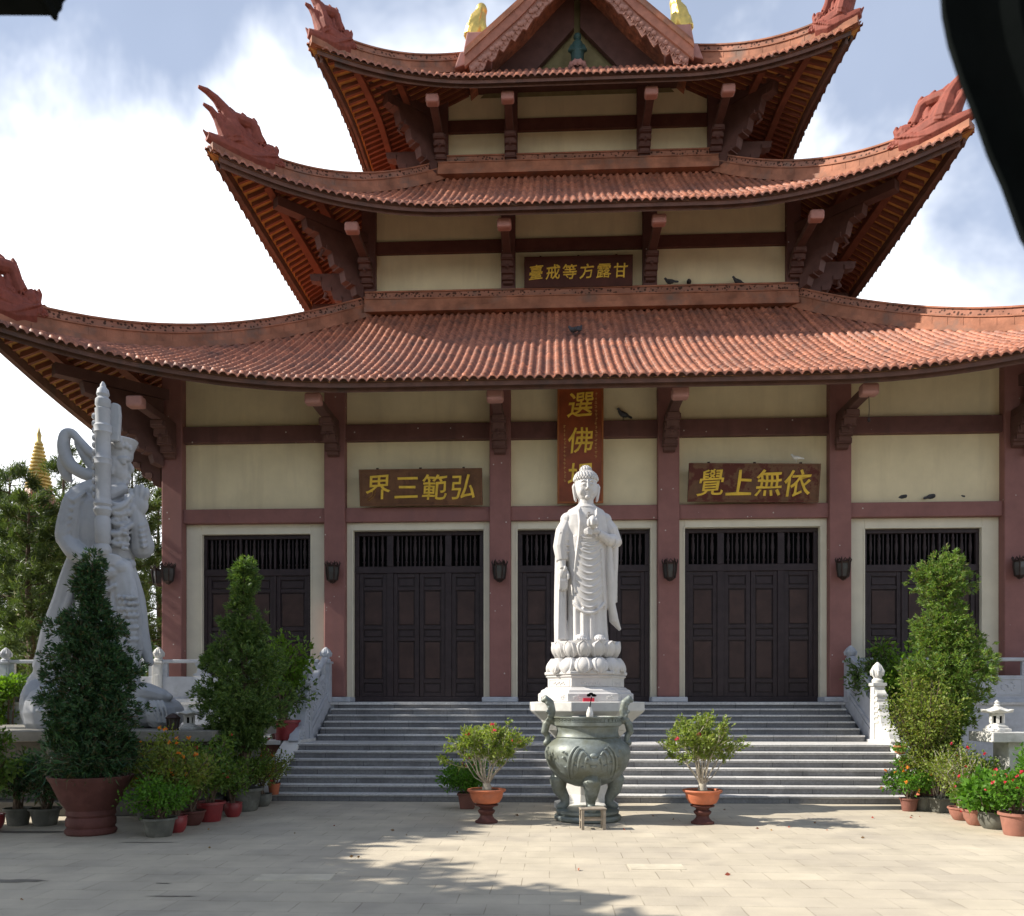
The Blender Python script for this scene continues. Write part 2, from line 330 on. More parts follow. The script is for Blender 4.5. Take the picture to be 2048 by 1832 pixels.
# ---------------------------------------------------------------- temple hall
W = 4.34; TH_ = R(2.65); ORG = Vector((1.87, 22.2, 0))
RZ = Matrix.Rotation(-TH_, 4, 'Z'); TM = Matrix.Translation(ORG) @ RZ
def L(u, v, z=0): return TM @ Vector((u, v, z))
TH = empty('temple_hall', ORG, -TH_, 'three-tiered temple hall with red tiled roofs, maroon columns and cream walls', 'temple')
ZT = 1.98
class Slope:
    def __init__(s, L_in, L_tip, R0, R_tip, zo, zi, rise, k, mp, c0n=1.15):
        s.__dict__.update(locals())
    def q(s, a): return np.maximum(0, 1 - (s.L_tip - np.abs(a)) / ((s.L_tip - s.L_in) * s.c0n)) ** 2
    def eave(s, a): return s.R0 + (s.R_tip - s.R0) * s.q(a)
    def rtop(s, a): return np.maximum(0, (np.abs(a) - s.L_in) / (s.L_tip - s.L_in)) * s.R_tip
    def z(s, a, r):
        t = np.clip(1 - r / s.eave(a), 0, 1)
        return s.zo + (s.zi - s.zo) * ((1 - s.k) * t + s.k * t * t) + s.rise * s.q(a) * (1 - t) ** 1.2
    def P(s, a, r, dz=0):
        return s.mp(float(a), float(r), float(s.z(a, r)) + dz)
def tiles(sl, name, pitch, tl, parent):
    a = pitch * .29
    xs = np.array([-a, -.7 * a, 0, .7 * a, a, pitch / 2, pitch - a]); hs = np.array([0, .72 * a, a, .72 * a, 0, -.028, 0])
    Vs = []; Fs = []; nv = 0; k = len(xs)
    rng = np.random.default_rng(3)
    for s0 in np.arange(-sl.L_tip + .12, sl.L_tip - .1, pitch):
        s = np.clip(s0 + xs + rng.normal(0, .002), -sl.L_tip + .02, sl.L_tip - .02); e = sl.eave(s); rt = sl.rtop(s)
        n = max(1, int((e - rt).mean() / tl))
        fr = np.repeat(np.arange(n + 1) / n, 2)[1:-1]; off = np.tile([0, .024], n)
        rr = rt[None] + (e - rt)[None] * fr[:, None] + .05
        jit = rng.normal(0, .006, (n,)).repeat(2)[:, None] + rng.normal(0, .005)
        zz = sl.z(np.broadcast_to(s, rr.shape), rr) + hs[None] + off[:, None] + jit
        lip = rr[-1:] + .0; zl = zz[-1:] - hs[None] - np.array([.05, .03, .02, .03, .05, .10, .05])[None]
        rr = np.vstack([rr, lip]); zz = np.vstack([zz, zl])
        m = rr.shape[0]
        for i in range(m):
            Vs += [sl.mp(s[j], rr[i, j], zz[i, j]) for j in range(k)]
        ii, jj = np.meshgrid(np.arange(m - 1), np.arange(k - 1), indexing='ij')
        b = nv + ii * k + jj; Fs.append(np.stack([b, b + 1, b + k + 1, b + k], -1).reshape(-1, 4)); nv += m * k
    return np_mesh(name, np.array(Vs), np.vstack(Fs), M['tile'], parent)
def strip(sl, mb, r_of, w_, zt, zb, n=70, smax=None):     # a board running along the eave line
    sm = smax or sl.L_tip - .02; rs = []
    for a in np.linspace(-sm, sm, n):
        r = r_of(a)
        if r < sl.rtop(a): 
            if len(rs) > 1: mb.rings(rs)
            rs = []; continue
        rs.append([sl.P(a, r, zt), sl.P(a, r, zb), sl.P(a, r - w_, zb), sl.P(a, r - w_, zt)])
    if len(rs) > 1: mb.rings(rs)
def under(sl, parent, beams, smin=None, pitch=.25):
    f = MB(); strip(sl, f, lambda a: sl.eave(a) - .06, .07, .02, -.20)
    strip(sl, f, lambda a: sl.eave(a) - .20, .08, -.10, -.34)
    f.build('fascia', M['dkfascia'], parent)
    b = MB(); n = 60; rs = []
    for a in np.linspace(-sl.L_tip + .03, sl.L_tip - .03, n):
        e = float(sl.eave(a)) - .02; t = float(sl.rtop(a)); rs.append([sl.P(a, t + (e - t) * i / 8, -.07) for i in range(9)])
    b.rings(rs, closed=False); b.build('soffit_board', M['board'], parent)
    r = MB()
    for a in np.arange(-sl.L_tip + .2, sl.L_tip - .15, pitch):
        e = float(sl.eave(a)) - .34; t = float(sl.rtop(a)) + .02
        if e - t < .1: continue
        k = 5; rs = []
        for i in range(k):
            q = t + (e - t) * i / (k - 1); x0, x1 = a - .04, a + .04
            rs.append([sl.mp(x, q, float(sl.z(a, q)) + dz) for x, dz in ((x0, -.08), (x1, -.08), (x1, -.20), (x0, -.20))])
        r.rings(rs)
    r.build('rafters', M['rafter'], parent)
    p = MB()
    for d in (.95, 1.9): strip(sl, p, lambda a: sl.eave(a) - d, .17, -.19, -.36)
    p.build('purlins', M['rafter'], parent)
def band(mb, P0, zoff, h, w_):        # sweep a box section along a path of (point, sideways unit) pairs
    rs = []
    for p, sd in P0:
        p = Vector(p); sd = Vector(sd) * w_ / 2
        rs.append([p + sd + Vector((0, 0, zoff)), p - sd + Vector((0, 0, zoff)), p - sd + Vector((0, 0, zoff + h)), p + sd + Vector((0, 0, zoff + h))])
    mb.rings(rs)
def ridge(parent, path, sub='ridge', blocks=True):
    a = MB(); band(a, path, -.12, .16, .46); band(a, path, .04, .24, .30)
    band(a, path, .28, .035, .36)
    b = MB(); band(b, path, .315, .20, .16); b.build('openwork_course', M['perf'], parent)
    c = MB(); band(c, path, .515, .045, .24); c.build('ridge_cap', M['ridge'], parent)
    if blocks:        # thin raised joints between the ridge tiles
        acc = 0
        for (p, sd), (p2, _) in zip(path[:-1], path[1:]):
            p = Vector(p); p2 = Vector(p2); ln = (p2 - p).length; t = (p2 - p).normalized(); sdv = Vector(sd)
            k = .42 - acc
            while k < ln:
                c0 = p + t * k
                rs = [[c0 + t * q + sdv * x + Vector((0, 0, z)) for x, z in ((-.158, .045), (-.158, .275), (.158, .275), (.158, .045))] for q in (-.012, .012)]
                a.rings(rs); k += .42
            acc = (acc + ln) % .42
    a.build(sub, M['ridge'], parent)
M['rafter2'] = mat('bracket_timber', (.115, .055, .045), .7, .15, 3, .1)
M['dkfascia'] = mat('dark_fascia', (.15, .075, .055), .7, .2, 3, .1, stain=(.09, .06, .05), stainsc=2)

# corner ornament: curling dragon head with two long horns
def make_dragon():
    S = .0042; Z = .0035
    def q(x, y, t=0): return ((660 - x) * S, t, (560 - y) * Z)
    m = MB()
    def tb(pts, th=1.0):
        m.tube([q(x, y) for x, y, r in pts], [r * Z * 1.32 + .014 for x, y, r in pts], 10)
    tb([(650, 520, 26), (600, 485, 42), (540, 470, 50), (470, 460, 52), (400, 450, 56), (320, 430, 60), (250, 430, 55), (200, 450, 30)])
    tb([(575, 430, 40), (545, 400, 46), (505, 405, 36), (470, 420, 26)]); tb([(350, 420, 50), (320, 350, 54), (285, 320, 50)]); tb([(300, 450, 66), (272, 340, 62), (258, 262, 46)])
    tb([(560, 500, 50), (420, 520, 60), (300, 500, 55), (180, 480, 40), (90, 460, 25)])
    tb([(480, 370, 46), (458, 310, 38), (445, 255, 38), (410, 228, 34), (360, 230, 36), (310, 230, 36), (270, 260, 36)]); tb([(400, 420, 44), (385, 360, 38), (398, 310, 26), (392, 280, 18)]); tb([(230, 300, 26), (200, 262, 18), (176, 250, 8)]); tb([(300, 240, 26), (285, 190, 20), (262, 160, 8)]); tb([(440, 240, 24), (452, 190, 16), (440, 165, 7)]); tb([(590, 400, 22), (612, 350, 14), (606, 322, 6)]); tb([(380, 225, 22), (372, 180, 15), (355, 160, 6)])
    tb([(290, 420, 70), (275, 340, 66), (258, 260, 48), (225, 190, 34), (170, 130, 22), (110, 98, 16), (52, 90, 7)])
    tb([(240, 420, 50), (205, 350, 34), (170, 280, 22), (130, 230, 15), (78, 212, 6)])
    for x, y, r in ((625, 465, 36), (545, 375, 40), (590, 415, 34), (570, 350, 16), (600, 385, 18), (240, 185, 28), (430, 232, 26), (400, 212, 20), (330, 212, 20), (290, 222, 20), (505, 350, 22), (645, 500, 28), (610, 520, 26), (650, 440, 18)): m.ell(q(x, y), (r * Z, r * Z * 1.15, r * Z), 10)
    tb([(520, 380, 14), (490, 330, 10), (465, 285, 4)]); tb([(560, 370, 12), (585, 330, 4)])
    for k in range(6):
        y = 420 + 18 * k
        for sgn in (-1, 1): m.tube([q(600 - 20 * k, 440 + 12 * k, sgn * .2), q(540 - 25 * k, 470 + 10 * k, sgn * .27), q(470 - 25 * k, 465 + 14 * k, sgn * .25)], [.02, .035, .02], 6)
    rng = random.Random(8)
    for k in range(46):           # curls of mane and scales on both flanks
        x = rng.uniform(230, 640); y = 505 - (640 - x) * .20 + rng.uniform(-85, 20); r0 = rng.uniform(12, 24); t0 = rng.uniform(0, 6)
        for sgn in (-1, 1): m.tube([q(x + r0 * (1 - i / 9) * math.cos(t0 + i * .8), y + r0 * (1 - i / 9) * math.sin(t0 + i * .8), sgn * (.15 + .010 * i)) for i in range(8)], [.03, .032, .03, .028, .026, .024, .02, .012], 5)
    for k in range(9): m.tube([q(250 - 8 * k, 400 - 34 * k), q(238 - 9 * k, 388 - 34 * k), q(222 - 9 * k, 396 - 34 * k)], [.035, .03, .008], 5)
    for x, y, r0 in ((470, 215, 20), (440, 196, 18), (500, 300, 18), (365, 196, 20), (520, 350, 22), (605, 390, 20), (640, 430, 18), (655, 480, 16), (560, 345, 18)):
        m.tube([q(x + r0 * (1 - i / 8) * math.cos(1 + i * .9), y + r0 * (1 - i / 8) * math.sin(1 + i * .9)) for i in range(7)], [.05, .05, .045, .04, .035, .03, .02], 6)
    for k in range(8): m.tube([q(430 + 3 * k, 350 - 13 * k), q(452 + 3 * k, 340 - 13 * k), q(462 + 2 * k, 318 - 13 * k)], [.03, .025, .008], 5)
    for x in (92, 140): m.tube([q(x + 40, 470), q(x, 450), q(x - 28, 420)], [.10, .07, .02], 8)
    return m
dragon_me = make_dragon().fuse('roof_dragon', M['dragon'], None, .017, 0).data
bpy.data.objects.remove(bpy.data.objects['roof_dragon'])

def tier(a_in, a_out, flare, v_in, v_out, zo, zi, rise, k, depth_c, b_in, back_n, name, ridge_back=True):
    A = a_out + flare; V = v_out - flare
    roof = None
    front = Slope(a_in, A, v_in - v_out, v_in - V, zo, zi, rise, k, lambda s, r, z: (s, v_in - r, z))
    roof = tiles(front, 'roof', .215, .2, TH)
    B = b_in + (v_in - V)
    sides = []
    for sg in (-1, 1):
        s = Slope(b_in, B, a_out - a_in, A - a_in, zo, zi, rise, k, (lambda sg: lambda s, r, z: (sg * (a_in + r), depth_c + sg * s * -1, z))(sg))
        o = tiles(s, 'side_slope', .3, .5, roof); under(s, roof, None); sides.append(s)
    under(front, roof, None)
    back = Slope(a_in, A, v_in - v_out, v_in - V, zo, zi, rise, k, lambda s, r, z: (s, 2 * depth_c - v_in + r, z))
    b = MB(); rs = []
    for a in np.linspace(-A + .03, A - .03, 40):
        e = float(back.eave(a)); t = float(back.rtop(a)); rs.append([back.P(a, t + (e - t) * i / 8, .02) for i in range(9)])
    b.rings(rs, closed=False); b.build('back_slope', M['tile'], roof)
    # hip ridges with their ornaments, front pair
    for sg in (-1, 1):
        path = []; dirv = Vector((sg * (A - a_in), -(v_in - V), 0)).normalized(); sd = Vector((dirv.y, -dirv.x, 0))
        for w_ in np.linspace(0, .985, 26):
            u = a_in + w_ * (A - a_in); r = w_ * (v_in - V)
            path.append(((sg * u, v_in - r, float(front.z(u, min(r, float(front.eave(u)) - .01))) + .04), sd))
        ridge(roof, path[:21 if name != 1 else 23], 'hip_ridge')
        lo = MB(); band(lo, path[20:], -.12, .2, .40); lo.build('hip_end_tiles', M['ridge'], roof)
        i0 = 18 if name != 1 else 21
        p = Vector(path[i0][0]); pe = Vector(path[-1][0]); ln = (pe - p).xy.length
        o = bpy.data.objects.new('roof_dragon', dragon_me); C.objects.link(o); o.parent = roof
        sx = ln / 2.35
        X = dirv * sx; X.z = (pe.z - p.z - .28) / 2.35
        Y = Vector((0, 0, 1)).cross(dirv); m4 = Matrix((( X.x, Y.x, 0, p.x), (X.y, Y.y, 0, p.y), (X.z, 0, .98 if name != 1 else 1.08, p.z + .1), (0, 0, 0, 1)))
        o.matrix_local = m4
    return roof, front, sides

DC = 10.5
R1, F1, S1 = tier(1.5 * W, 2.5 * W + 2.8, .7, 4.1, -2.8, 9.45, 14.1, 1.5, .22, DC, DC - 4.1, 0, 1)
A3 = 4.47
R2, F2, S2 = tier(A3, 9.45, .75, 5.9, 1.1, 15.72, 19.4, 1.3, .22, DC, DC - 5.9, 0, 2)
R3, F3, S3 = tier(3.55, 7.4, .6, 5.05, 3.0, 20.62, 22.3, .75, .12, DC, DC - 5.05, 0, 3)
# ridge courses against the walls above
for Rf, a, v, z in ((R1, 1.5 * W, 4.1, 14.1), (R2, A3, 5.9, 19.4)):
    ridge(Rf, [((x, v - .2, z + .02), (0, 1, 0)) for x in np.linspace(-a - .1, a + .1, 12)], 'wall_ridge')
    for sg in (-1, 1): ridge(Rf, [((sg * (a + .2), y, z + .02), (1, 0, 0)) for y in (v - .1, v + 4, 2 * DC - v)], 'wall_ridge', False)
# top gable roof, ridge running away from the viewer
gb = MB(); vg = 4.35; vb = 2 * DC - 4.35; apex = 25.45
sec = [(-3.5, 22.1), (-1.78, 23.6), (0, apex), (1.78, 23.6), (3.5, 22.1)]
for i in range(4):
    (x0, z0), (x1, z1) = sec[i], sec[i + 1]
    gb.add([(x0, vg, z0), (x1, vg, z1), (x1, vb, z1), (x0, vb, z0), (x0, vg, z0 - .16), (x1, vg, z1 - .16), (x1, vb, z1 - .16), (x0, vb, z0 - .16)], [(0, 1, 2, 3), (7, 6, 5, 4), (0, 4, 5, 1), (3, 2, 6, 7)])
top = gb.build('gable_roof', M['tile'], TH)
pl = MB()
for y in np.arange(vg + .1, vb, .45):
    for sgn in (-1, 1): pl.tube([(sgn * x, y, z + .02) for x, z in ((.1, apex), (1.78, 23.6), (3.5, 22.1))], .07, 6)
pl.build('cover_tiles', M['tile'], top)
# barge boards with scalloped carved edge
for sg in (-1, 1):
    b = MB(); pts = [(0, apex), (2.0, 23.55), (4.0, 21.97)]
    prof = []
    for t in np.linspace(0, 1, 30):
        x = 3.55 * t; z = np.interp(x, [0, 1.78, 3.55], [apex, 23.6, 22.06]); prof.append((sg * x, z))
    poly = [(x, z + .16) for x, z in prof] + [(x, z - .22) for x, z in prof[::-1]]
    b.prism(poly, vg - .14, vg - .02, Matrix()); b.build('barge_board', M['dragonlite'] if 'dragonlite' in M else M['ridge'], top)
    c = MB(); lo = [(x, z - .20) for x, z in prof]
    scal = [(x - sg * .1, z - .52 - .14 * abs(math.sin(i * 1.05)) - .05 * math.sin(i * 2.3)) for i, (x, z) in enumerate(prof)]
    lo, scal = lo[1:-1], scal[1:-1]
    c.prism(lo + scal[::-1], vg - .06, vg + .0, Matrix())
    for i, (x, z) in enumerate(prof[2:-2]):
        c.ell((x, vg - .07, z - .42 + .05 * math.sin(i * 2)), (.10, .05, .08), 8)
        c.tube([(x - .06, vg - .07, z - .58), (x, vg - .1, z - .5), (x + .06, vg - .07, z - .6)], .022, 5)
    c.build('carved_valance', M['carved'] if 'carved' in M else M['pink'], top, smooth=True)
    rr = MB(); band(rr, [((x, vg - .02, z + .12), (0, 1, 0)) for x, z in prof], 0, .14, .34); band(rr, [((x, vg - .02, z + .26), (0, 1, 0)) for x, z in prof], 0, .16, .16)
    rr.build('verge_ridge', M['ridge'], top)
    ft = MB()                                    # stepped foot of the gable ridge, seen side on
    ft.prism([(sg * 2.75, 22.3), (sg * 3.9, 22.0), (sg * 3.72, 22.5), (sg * 3.62, 22.5), (sg * 3.5, 23.12), (sg * 2.7, 23.12)], vg + .1, vg + .7, Matrix())
    ft.build('ridge_foot', M['pink'], top, bevel=.03)
MB().box(-4.6, 4.6, 5.0, 6.1, 22.15, 22.28).build('gable_floor', M['rafter2'], TH)
gw = MB(); gw.add([(-3.2, vg + 1.5, 22.0), (3.2, vg + 1.5, 22.0), (0, vg + 1.5, 25.2)], [(0, 1, 2)]); gw.build('gable_wall', mat('shaded_gable_plaster', (.26, .22, .11), .9, .15, 3, .1), top)  # shade of the deep recess put into this darker wall colour
for sg in (-1, 1): MB().prism([(sg * 3.1, 22.3), (sg * 1.7, 22.3), (sg * .1, 24.0), (sg * .1, 25.2)], vg + 1.2, vg + 1.4, Matrix()).build('gable_shade_slab', M['rafter2'], top)  # added dark slabs stand in for shade beneath the gable slopes
hg = MB()
for k in range(7): hg.tube([((k - 3) * .07, vg - .12, apex - .2), ((k - 3) * .11, vg - .2, apex - .5), ((k - 3) * .085, vg - .16, apex - .95 + .05 * abs(k - 3))], [.05, .07, .03], 6)
hg.ell((0, vg - .14, apex - .3), (.34, .1, .25), 10); hg.build('gable_pendant', M['pink'], top, smooth=True)

# walls, columns and beams of each storey
def box_part(name, m, x0, x1, y0, y1, z0, z1, parent=TH, bevel=.012):
    return MB().box(x0, x1, y0, y1, z0, z1).build(name, m, parent, bevel=bevel)
def bracket(u, v, zb, dirv, s=1.0, w_=.26):
    d = Vector((dirv[0], dirv[1], 0)).normalized()
    Mx = Matrix(((d.x, -d.y, 0, u), (d.y, d.x, 0, v), (0, 0, 1, zb), (0, 0, 0, 1)))
    poly = [(.1, 0), (1.75, 0), (1.70, -.22), (1.38, -.27), (1.30, -.55), (1.02, -.60), (.95, -.86), (.68, -.92), (.62, -1.16), (.36, -1.22), (.30, -1.40), (.1, -1.46)]
    poly = [(x * s, z * s) for x, z in poly]
    b = MB(); b.prism(poly, -w_ / 2, w_ / 2, Mx)
    for x, z in ((1.5, -.24), (1.15, -.57), (.8, -.9), (.45, -1.2)): b.box(x * s - .13, x * s + .05, -w_ / 2 - .04, w_ / 2 + .04, z * s - .02, z * s + .12, Mx)
    b.tube([Mx @ Vector((1.1 * s, 0, -.35 * s)), Mx @ Vector((1.3 * s, 0, -.75 * s)), Mx @ Vector((1.15 * s, 0, -.8 * s))], [.07, .05, .03], 6)
    return b
def storey(us, v, a, z0, z1, cw, beams, zo, over, depth, panels_z0):
    cm = M['maroon'] if v == 0 else M['maroon_shaded']
    wl = MB().box(-a + .05, a - .05, v - .02, v + .28, panels_z0, z1)
    for sg in (-1, 1): wl.box(sg * a - .1, sg * a + .1, v + .3, 2 * DC - v - .2, z0 - 1.5, z1)
    wl.box(-a, a, 2 * DC - v - .2, 2 * DC - v, z0 - 1.5, z1)
    wl.build('wall', M['plaster'], TH)
    for i, u in enumerate(us):
        c = box_part('column', cm, u - cw / 2, u + cw / 2, v - cw / 2, v + cw / 2 - .01, z0, z1, bevel=.025)
        zb = zo - .10
        lb = MB().box(u - .12, u + .12, v - over + .33, v + .1, zb - .20, zb - .01).build('lookout_beam', M['rafter2'], TH, bevel=.02); MB().box(u - .2, u + .2, v - over + .03, v - over + .33, zb - .27, zb).build('beam_end', M['pink'], lb, bevel=.06)
        bracket(u, v - cw / 2, zb - .212, (0, -1), .52 if v == 0 else .42, .30).build('bracket', M['rafter2'], TH, bevel=.015)
        if i in (0, len(us) - 1):
            sg = -1 if i == 0 else 1
            bracket(u + sg * cw / 2, v, zb - .262, (sg, 0), .95).build('bracket', M['rafter2'], TH, bevel=.015)
            bracket(u + sg * cw / 3, v - cw / 3, zb + .58, (sg, -1), 1.2, .3).build('bracket', M['rafter2'], TH, bevel=.015)
            MB().box(0, over * 1.25, -.15, .15, -.02, .26, Matrix.Translation((u, v, zb + .62)) @ Matrix.Rotation(math.atan2(-1, sg), 4, 'Z')).build('hip_beam', M['rafter2'], TH)
    for sg in (-1, 1):
        for k in range(1, 5):
            y = v + (2 * DC - 2 * v) * k / 5
            box_part('column', cm, sg * a - cw / 2, sg * a + cw / 2, y - cw / 2, y + cw / 2, z0, z1)
            x0 = sg * a; x1 = sg * (a + over - .03); MB().box(min(x0, x1), max(x0, x1), y - .19, y + .19, zo - .36, zo - .10).build('lookout_beam', M['rafter2'], TH, bevel=.05)
            bracket(sg * (a + cw / 2), y, zo - .363, (sg, 0), .9).build('bracket', M['rafter2'], TH)
    for (b0, b1, m) in beams:
        for u0, u1 in zip(us[:-1], us[1:]):
            box_part('beam', M[m], u0 + cw / 2 - .002, u1 - cw / 2 + .002, v - cw / 2 + .09, v + .02, b0, b1)
U1 = [(k - 2.5) * W for k in range(6)]
storey(U1, 0, 2.5 * W, ZT + .14, 10.9, .55, ((6.71, 7.08, 'maroon'), (8.84, 9.27, 'maroon_shaded' if 'maroon_shaded' in M else 'maroon')), 9.45, 2.38, 20, 7.05)
U2 = [-1.5 * W, -.5 * W, .5 * W, 1.5 * W]
storey(U2, 4.1, 1.5 * W, 14.0, 17.6, .44, ((15.92, 16.3, 'dkwood'),), 15.72, 2.55, 17, 14.2)
U3 = [-A3, -.5 * W, .5 * W, A3]
storey(U3, 5.9, A3, 19.3, 22.14, .43, ((20.84, 21.25, 'dkwood'),), 20.62, 2.5, 14, 19.4)
for u in U1:
    p = MB().box(u - .46, u + .46, -.46, .4, ZT + .003, ZT + .14); p.build('column_base', M['grystone'], TH, bevel=.03)
# ground-floor bays: plaster round each doorway, then the doors
def spindle(x, y, z0, z1, r):
    h = z1 - z0
    return [(r * a, z0 + h * b) for a, b in ((.55, 0), (.55, .1), (.9, .14), (.45, .2), (.8, .42), (1, .55), (.6, .78), (.9, .84), (.55, .9), (.55, 1))]
def door(u0, u1, z0, z1, full):
    w_ = u1 - u0; d = MB(); y0, y1 = .10, .22
    zt = z0 + (z1 - z0) * .775
    fr = (0, .035, .25, .30, .70, .75, .965, 1) if full else (0, .03, .33, .35, .65, .67, .97, 1)
    X = [u0 + w_ * q for q in fr]
    d.box(u0, u1, y0, y1, z1 - .11, z1); d.box(u0, u1, y0, y1, zt - .09, zt + .09); d.box(u0, u1, y0, y1, z0, z0 + .14)
    for a, b in ((0, 1), (2, 3), (4, 5), (6, 7)):
        for q0, q1 in ((z0 + .14, zt - .09), (zt + .09, z1 - .11)): d.box(X[a], X[b], y0 + .005, y1 - .005, q0, q1)
    o = d.build('door', M['door'], TH, bevel=.012)
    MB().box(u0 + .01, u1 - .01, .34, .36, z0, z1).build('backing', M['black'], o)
    for a, b, n in ((1, 2, 3), (3, 4, 6), (5, 6, 3)):
        g = MB(); nn = n if full else 4
        for i in range(nn):
            x = X[a] + (X[b] - X[a]) * (i + .5) / nn; g.lathe([(r, z) for r, z in spindle(x, 0, zt + .09, z1 - .11, .05)], 10, (x, .17, 0))
        for i in range(nn - 1):
            x = X[a] + (X[b] - X[a]) * (i + 1) / nn; g.box(x - .012, x + .012, .17, .19, zt + .09, z1 - .11)
        g.build('transom_grille', M['door'], o, smooth=True)
    leaves_ = [(X[1], X[2]), (X[3], (X[3] + X[4]) / 2 - .008), ((X[3] + X[4]) / 2 + .008, X[4]), (X[5], X[6])] if full else [(X[1], X[2]), (X[3], X[4]), (X[5], X[6])]
    for a, b in leaves_:
        l = MB(); zb, zz = z0 + .14, zt - .09; h = zz - zb
        l.box(a, b, .19, .22, zb, zz); st = .11
        l.box(a, a + st, .14, .188, zb, zz); l.box(b - st, b, .14, .188, zb, zz)
        cuts = (0, .03, .11, .14, .45, .48, .545, .575, .86, .89, .965, 1)
        for q in range(0, 12, 2): l.box(a + st, b - st, .145, .188, zb + h * cuts[q], zb + h * cuts[q + 1])
        for q in range(1, 11, 2):
            l.cur = 1 if q in (3, 7) else 0
            l.box(a + st + .035, b - st - .035, .165, .1885, zb + h * cuts[q] + .03, zb + h * cuts[q + 1] - .03)
        l.build('door_leaf', [M['door'], M['doorp']], o, bevel=.01)
    return o
for i in range(5):
    u0, u1 = U1[i] + .276, U1[i + 1] - .276; full = 0 < i < 4
    m = .155 if full else .42; zt = 6.52 if full else 6.46; tr = M['trim'] if full else M['trim']
    f = MB(); f.box(u0, u0 + m, -.06 if full else .0, .26, ZT, 6.71); f.box(u1 - m, u1, -.06 if full else .0, .26, ZT, 6.71); f.box(u0 + m, u1 - m, -.06 if full else 0, .26, zt, 6.71)
    f.build('door_surround', tr, TH, bevel=.012)
    s = MB()
    for a, b, c, d in ((u0 + m - .03, u0 + m + .012, ZT, zt), (u1 - m - .012, u1 - m + .03, ZT, zt), (u0 + m, u1 - m, zt - .012, zt + .03)): s.box(a, b, (-.075 if full else -.016), .2, c, d)
    s.build('surround_bead', M['trim'], TH, bevel=.006)
    door(u0 + m + .013, u1 - m - .013, ZT + .01, zt - .013, full)
    MB().box(u0, u1, -.10, .2, 7.0, 7.05).build('wall_sill', M['maroon'], TH)
    MB().box(u0 + .02, u1 - .02, -.3, .3, ZT + .001, ZT + .011).build('threshold', M['grystone'], TH)

# hall interior floor and terrace
T = empty('stone_terrace', ORG, -TH_, 'grey stone terrace carrying the temple hall, edged by carved balustrades', 'terrace')
t = MB(); t.box(-17, 17, -.49, 23, .0, ZT - .06); t.box(-17, -6.95, -.95, -.49, 0, ZT - .06); t.box(6.95, 17, -.95, -.49, 0, ZT - .06); t.build('terrace_body', M['grystone'], T)
t = MB(); t.box(-6.6, 6.6, -.56, 23, ZT - .06, ZT); t.box(-17, -6.6, -1.0, 23, ZT - .06, ZT); t.box(6.6, 17, -1.0, 23, ZT - .06, ZT); t.build('terrace_paving', M['tread'], T)
ST = empty('stone_staircase', ORG, -TH_, 'broad grey granite staircase in two flights climbing to the temple doors', 'staircase')
RI = .152; V0 = -5.4
def flight(z0, v0, n, hw, last_top):
    for i in range(n):
        v = v0 + .32 * i; z = z0 + RI * i
        w_ = hw + .001 * i
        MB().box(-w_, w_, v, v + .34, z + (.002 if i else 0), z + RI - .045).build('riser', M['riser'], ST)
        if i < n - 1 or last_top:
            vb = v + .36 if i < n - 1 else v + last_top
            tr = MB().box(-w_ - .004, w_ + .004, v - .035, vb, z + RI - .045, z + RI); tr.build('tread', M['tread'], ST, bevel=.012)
flight(0, V0, 7, 6.5, 1.62)
flight(7 * RI, V0 + 6 * .32 + 1.38, 6, 6.45, .36)
MB().box(-6.5, 6.5, V0 + 2.2, -.5, 0, 7 * RI - .05).build('stair_core', M['riser'], ST)
for sg in (-1, 1):
    ck = MB(); ck.prism([(-.25, 0), (.12, 0), (2.15, 1.05), (3.4, 1.05), (3.4, 0)], -.17, .17, Matrix(((0, 1, 0, sg * 6.69), (1, 0, 0, V0), (0, 0, 1, 0), (0, 0, 0, 1)))); ck.build('side_cheek', M['riser'], ST, bevel=.01)
    cp = MB(); cp.prism([(-.32, .0), (-.27, .07), (2.12, 1.13), (3.4, 1.13), (3.4, 1.055), (2.16, 1.055), (-.2, .0)], -.2, .2, Matrix(((0, 1, 0, sg * 6.69), (1, 0, 0, V0), (0, 0, 1, 0), (0, 0, 0, 1)))); cp.build('cheek_coping', M['whstone'], ST, bevel=.01)

# balustrades
def post(u, v, z0, h, parent, m):
    p = MB(); s = .125; p.box(u - s, u + s, v - s, v + s, z0, z0 + h * .70)
    p.box(u - s - .03, u + s + .03, v - s - .03, v + s + .03, z0 + h * .70 + .002, z0 + h * .74)
    p.box(u - s + .03, u + s - .03, v - s - .012, v - s + .002, z0 + .15, z0 + h * .66)
    p.box(u - .05, u + .05, v - s - .02, v - s - .01, z0 + .25, z0 + h * .5)
    o = p.build('post', m, parent, bevel=.012)
    k = h * .26; f = MB().lathe([(.12, 0), (.13, k * .12), (.085, k * .22), (.11, k * .32), (.135, k * .5), (.13, k * .66), (.085, k * .84), (.03, k * .97), (.005, k)], 14, (u, v, z0 + h * .74 + .003))
    for a in range(7): f.tube([(u + .13 * math.cos(a * .9), v + .13 * math.sin(a * .9), z0 + h * .74 + k * .35), (u + .14 * math.cos(a * .9), v + .14 * math.sin(a * .9), z0 + h * .74 + k * .55), (u + .08 * math.cos(a * .9), v + .08 * math.sin(a * .9), z0 + h * .74 + k * .85)], [.02, .03, .01], 6)
    f.build('bud_finial', m, o, smooth=True)
    return o
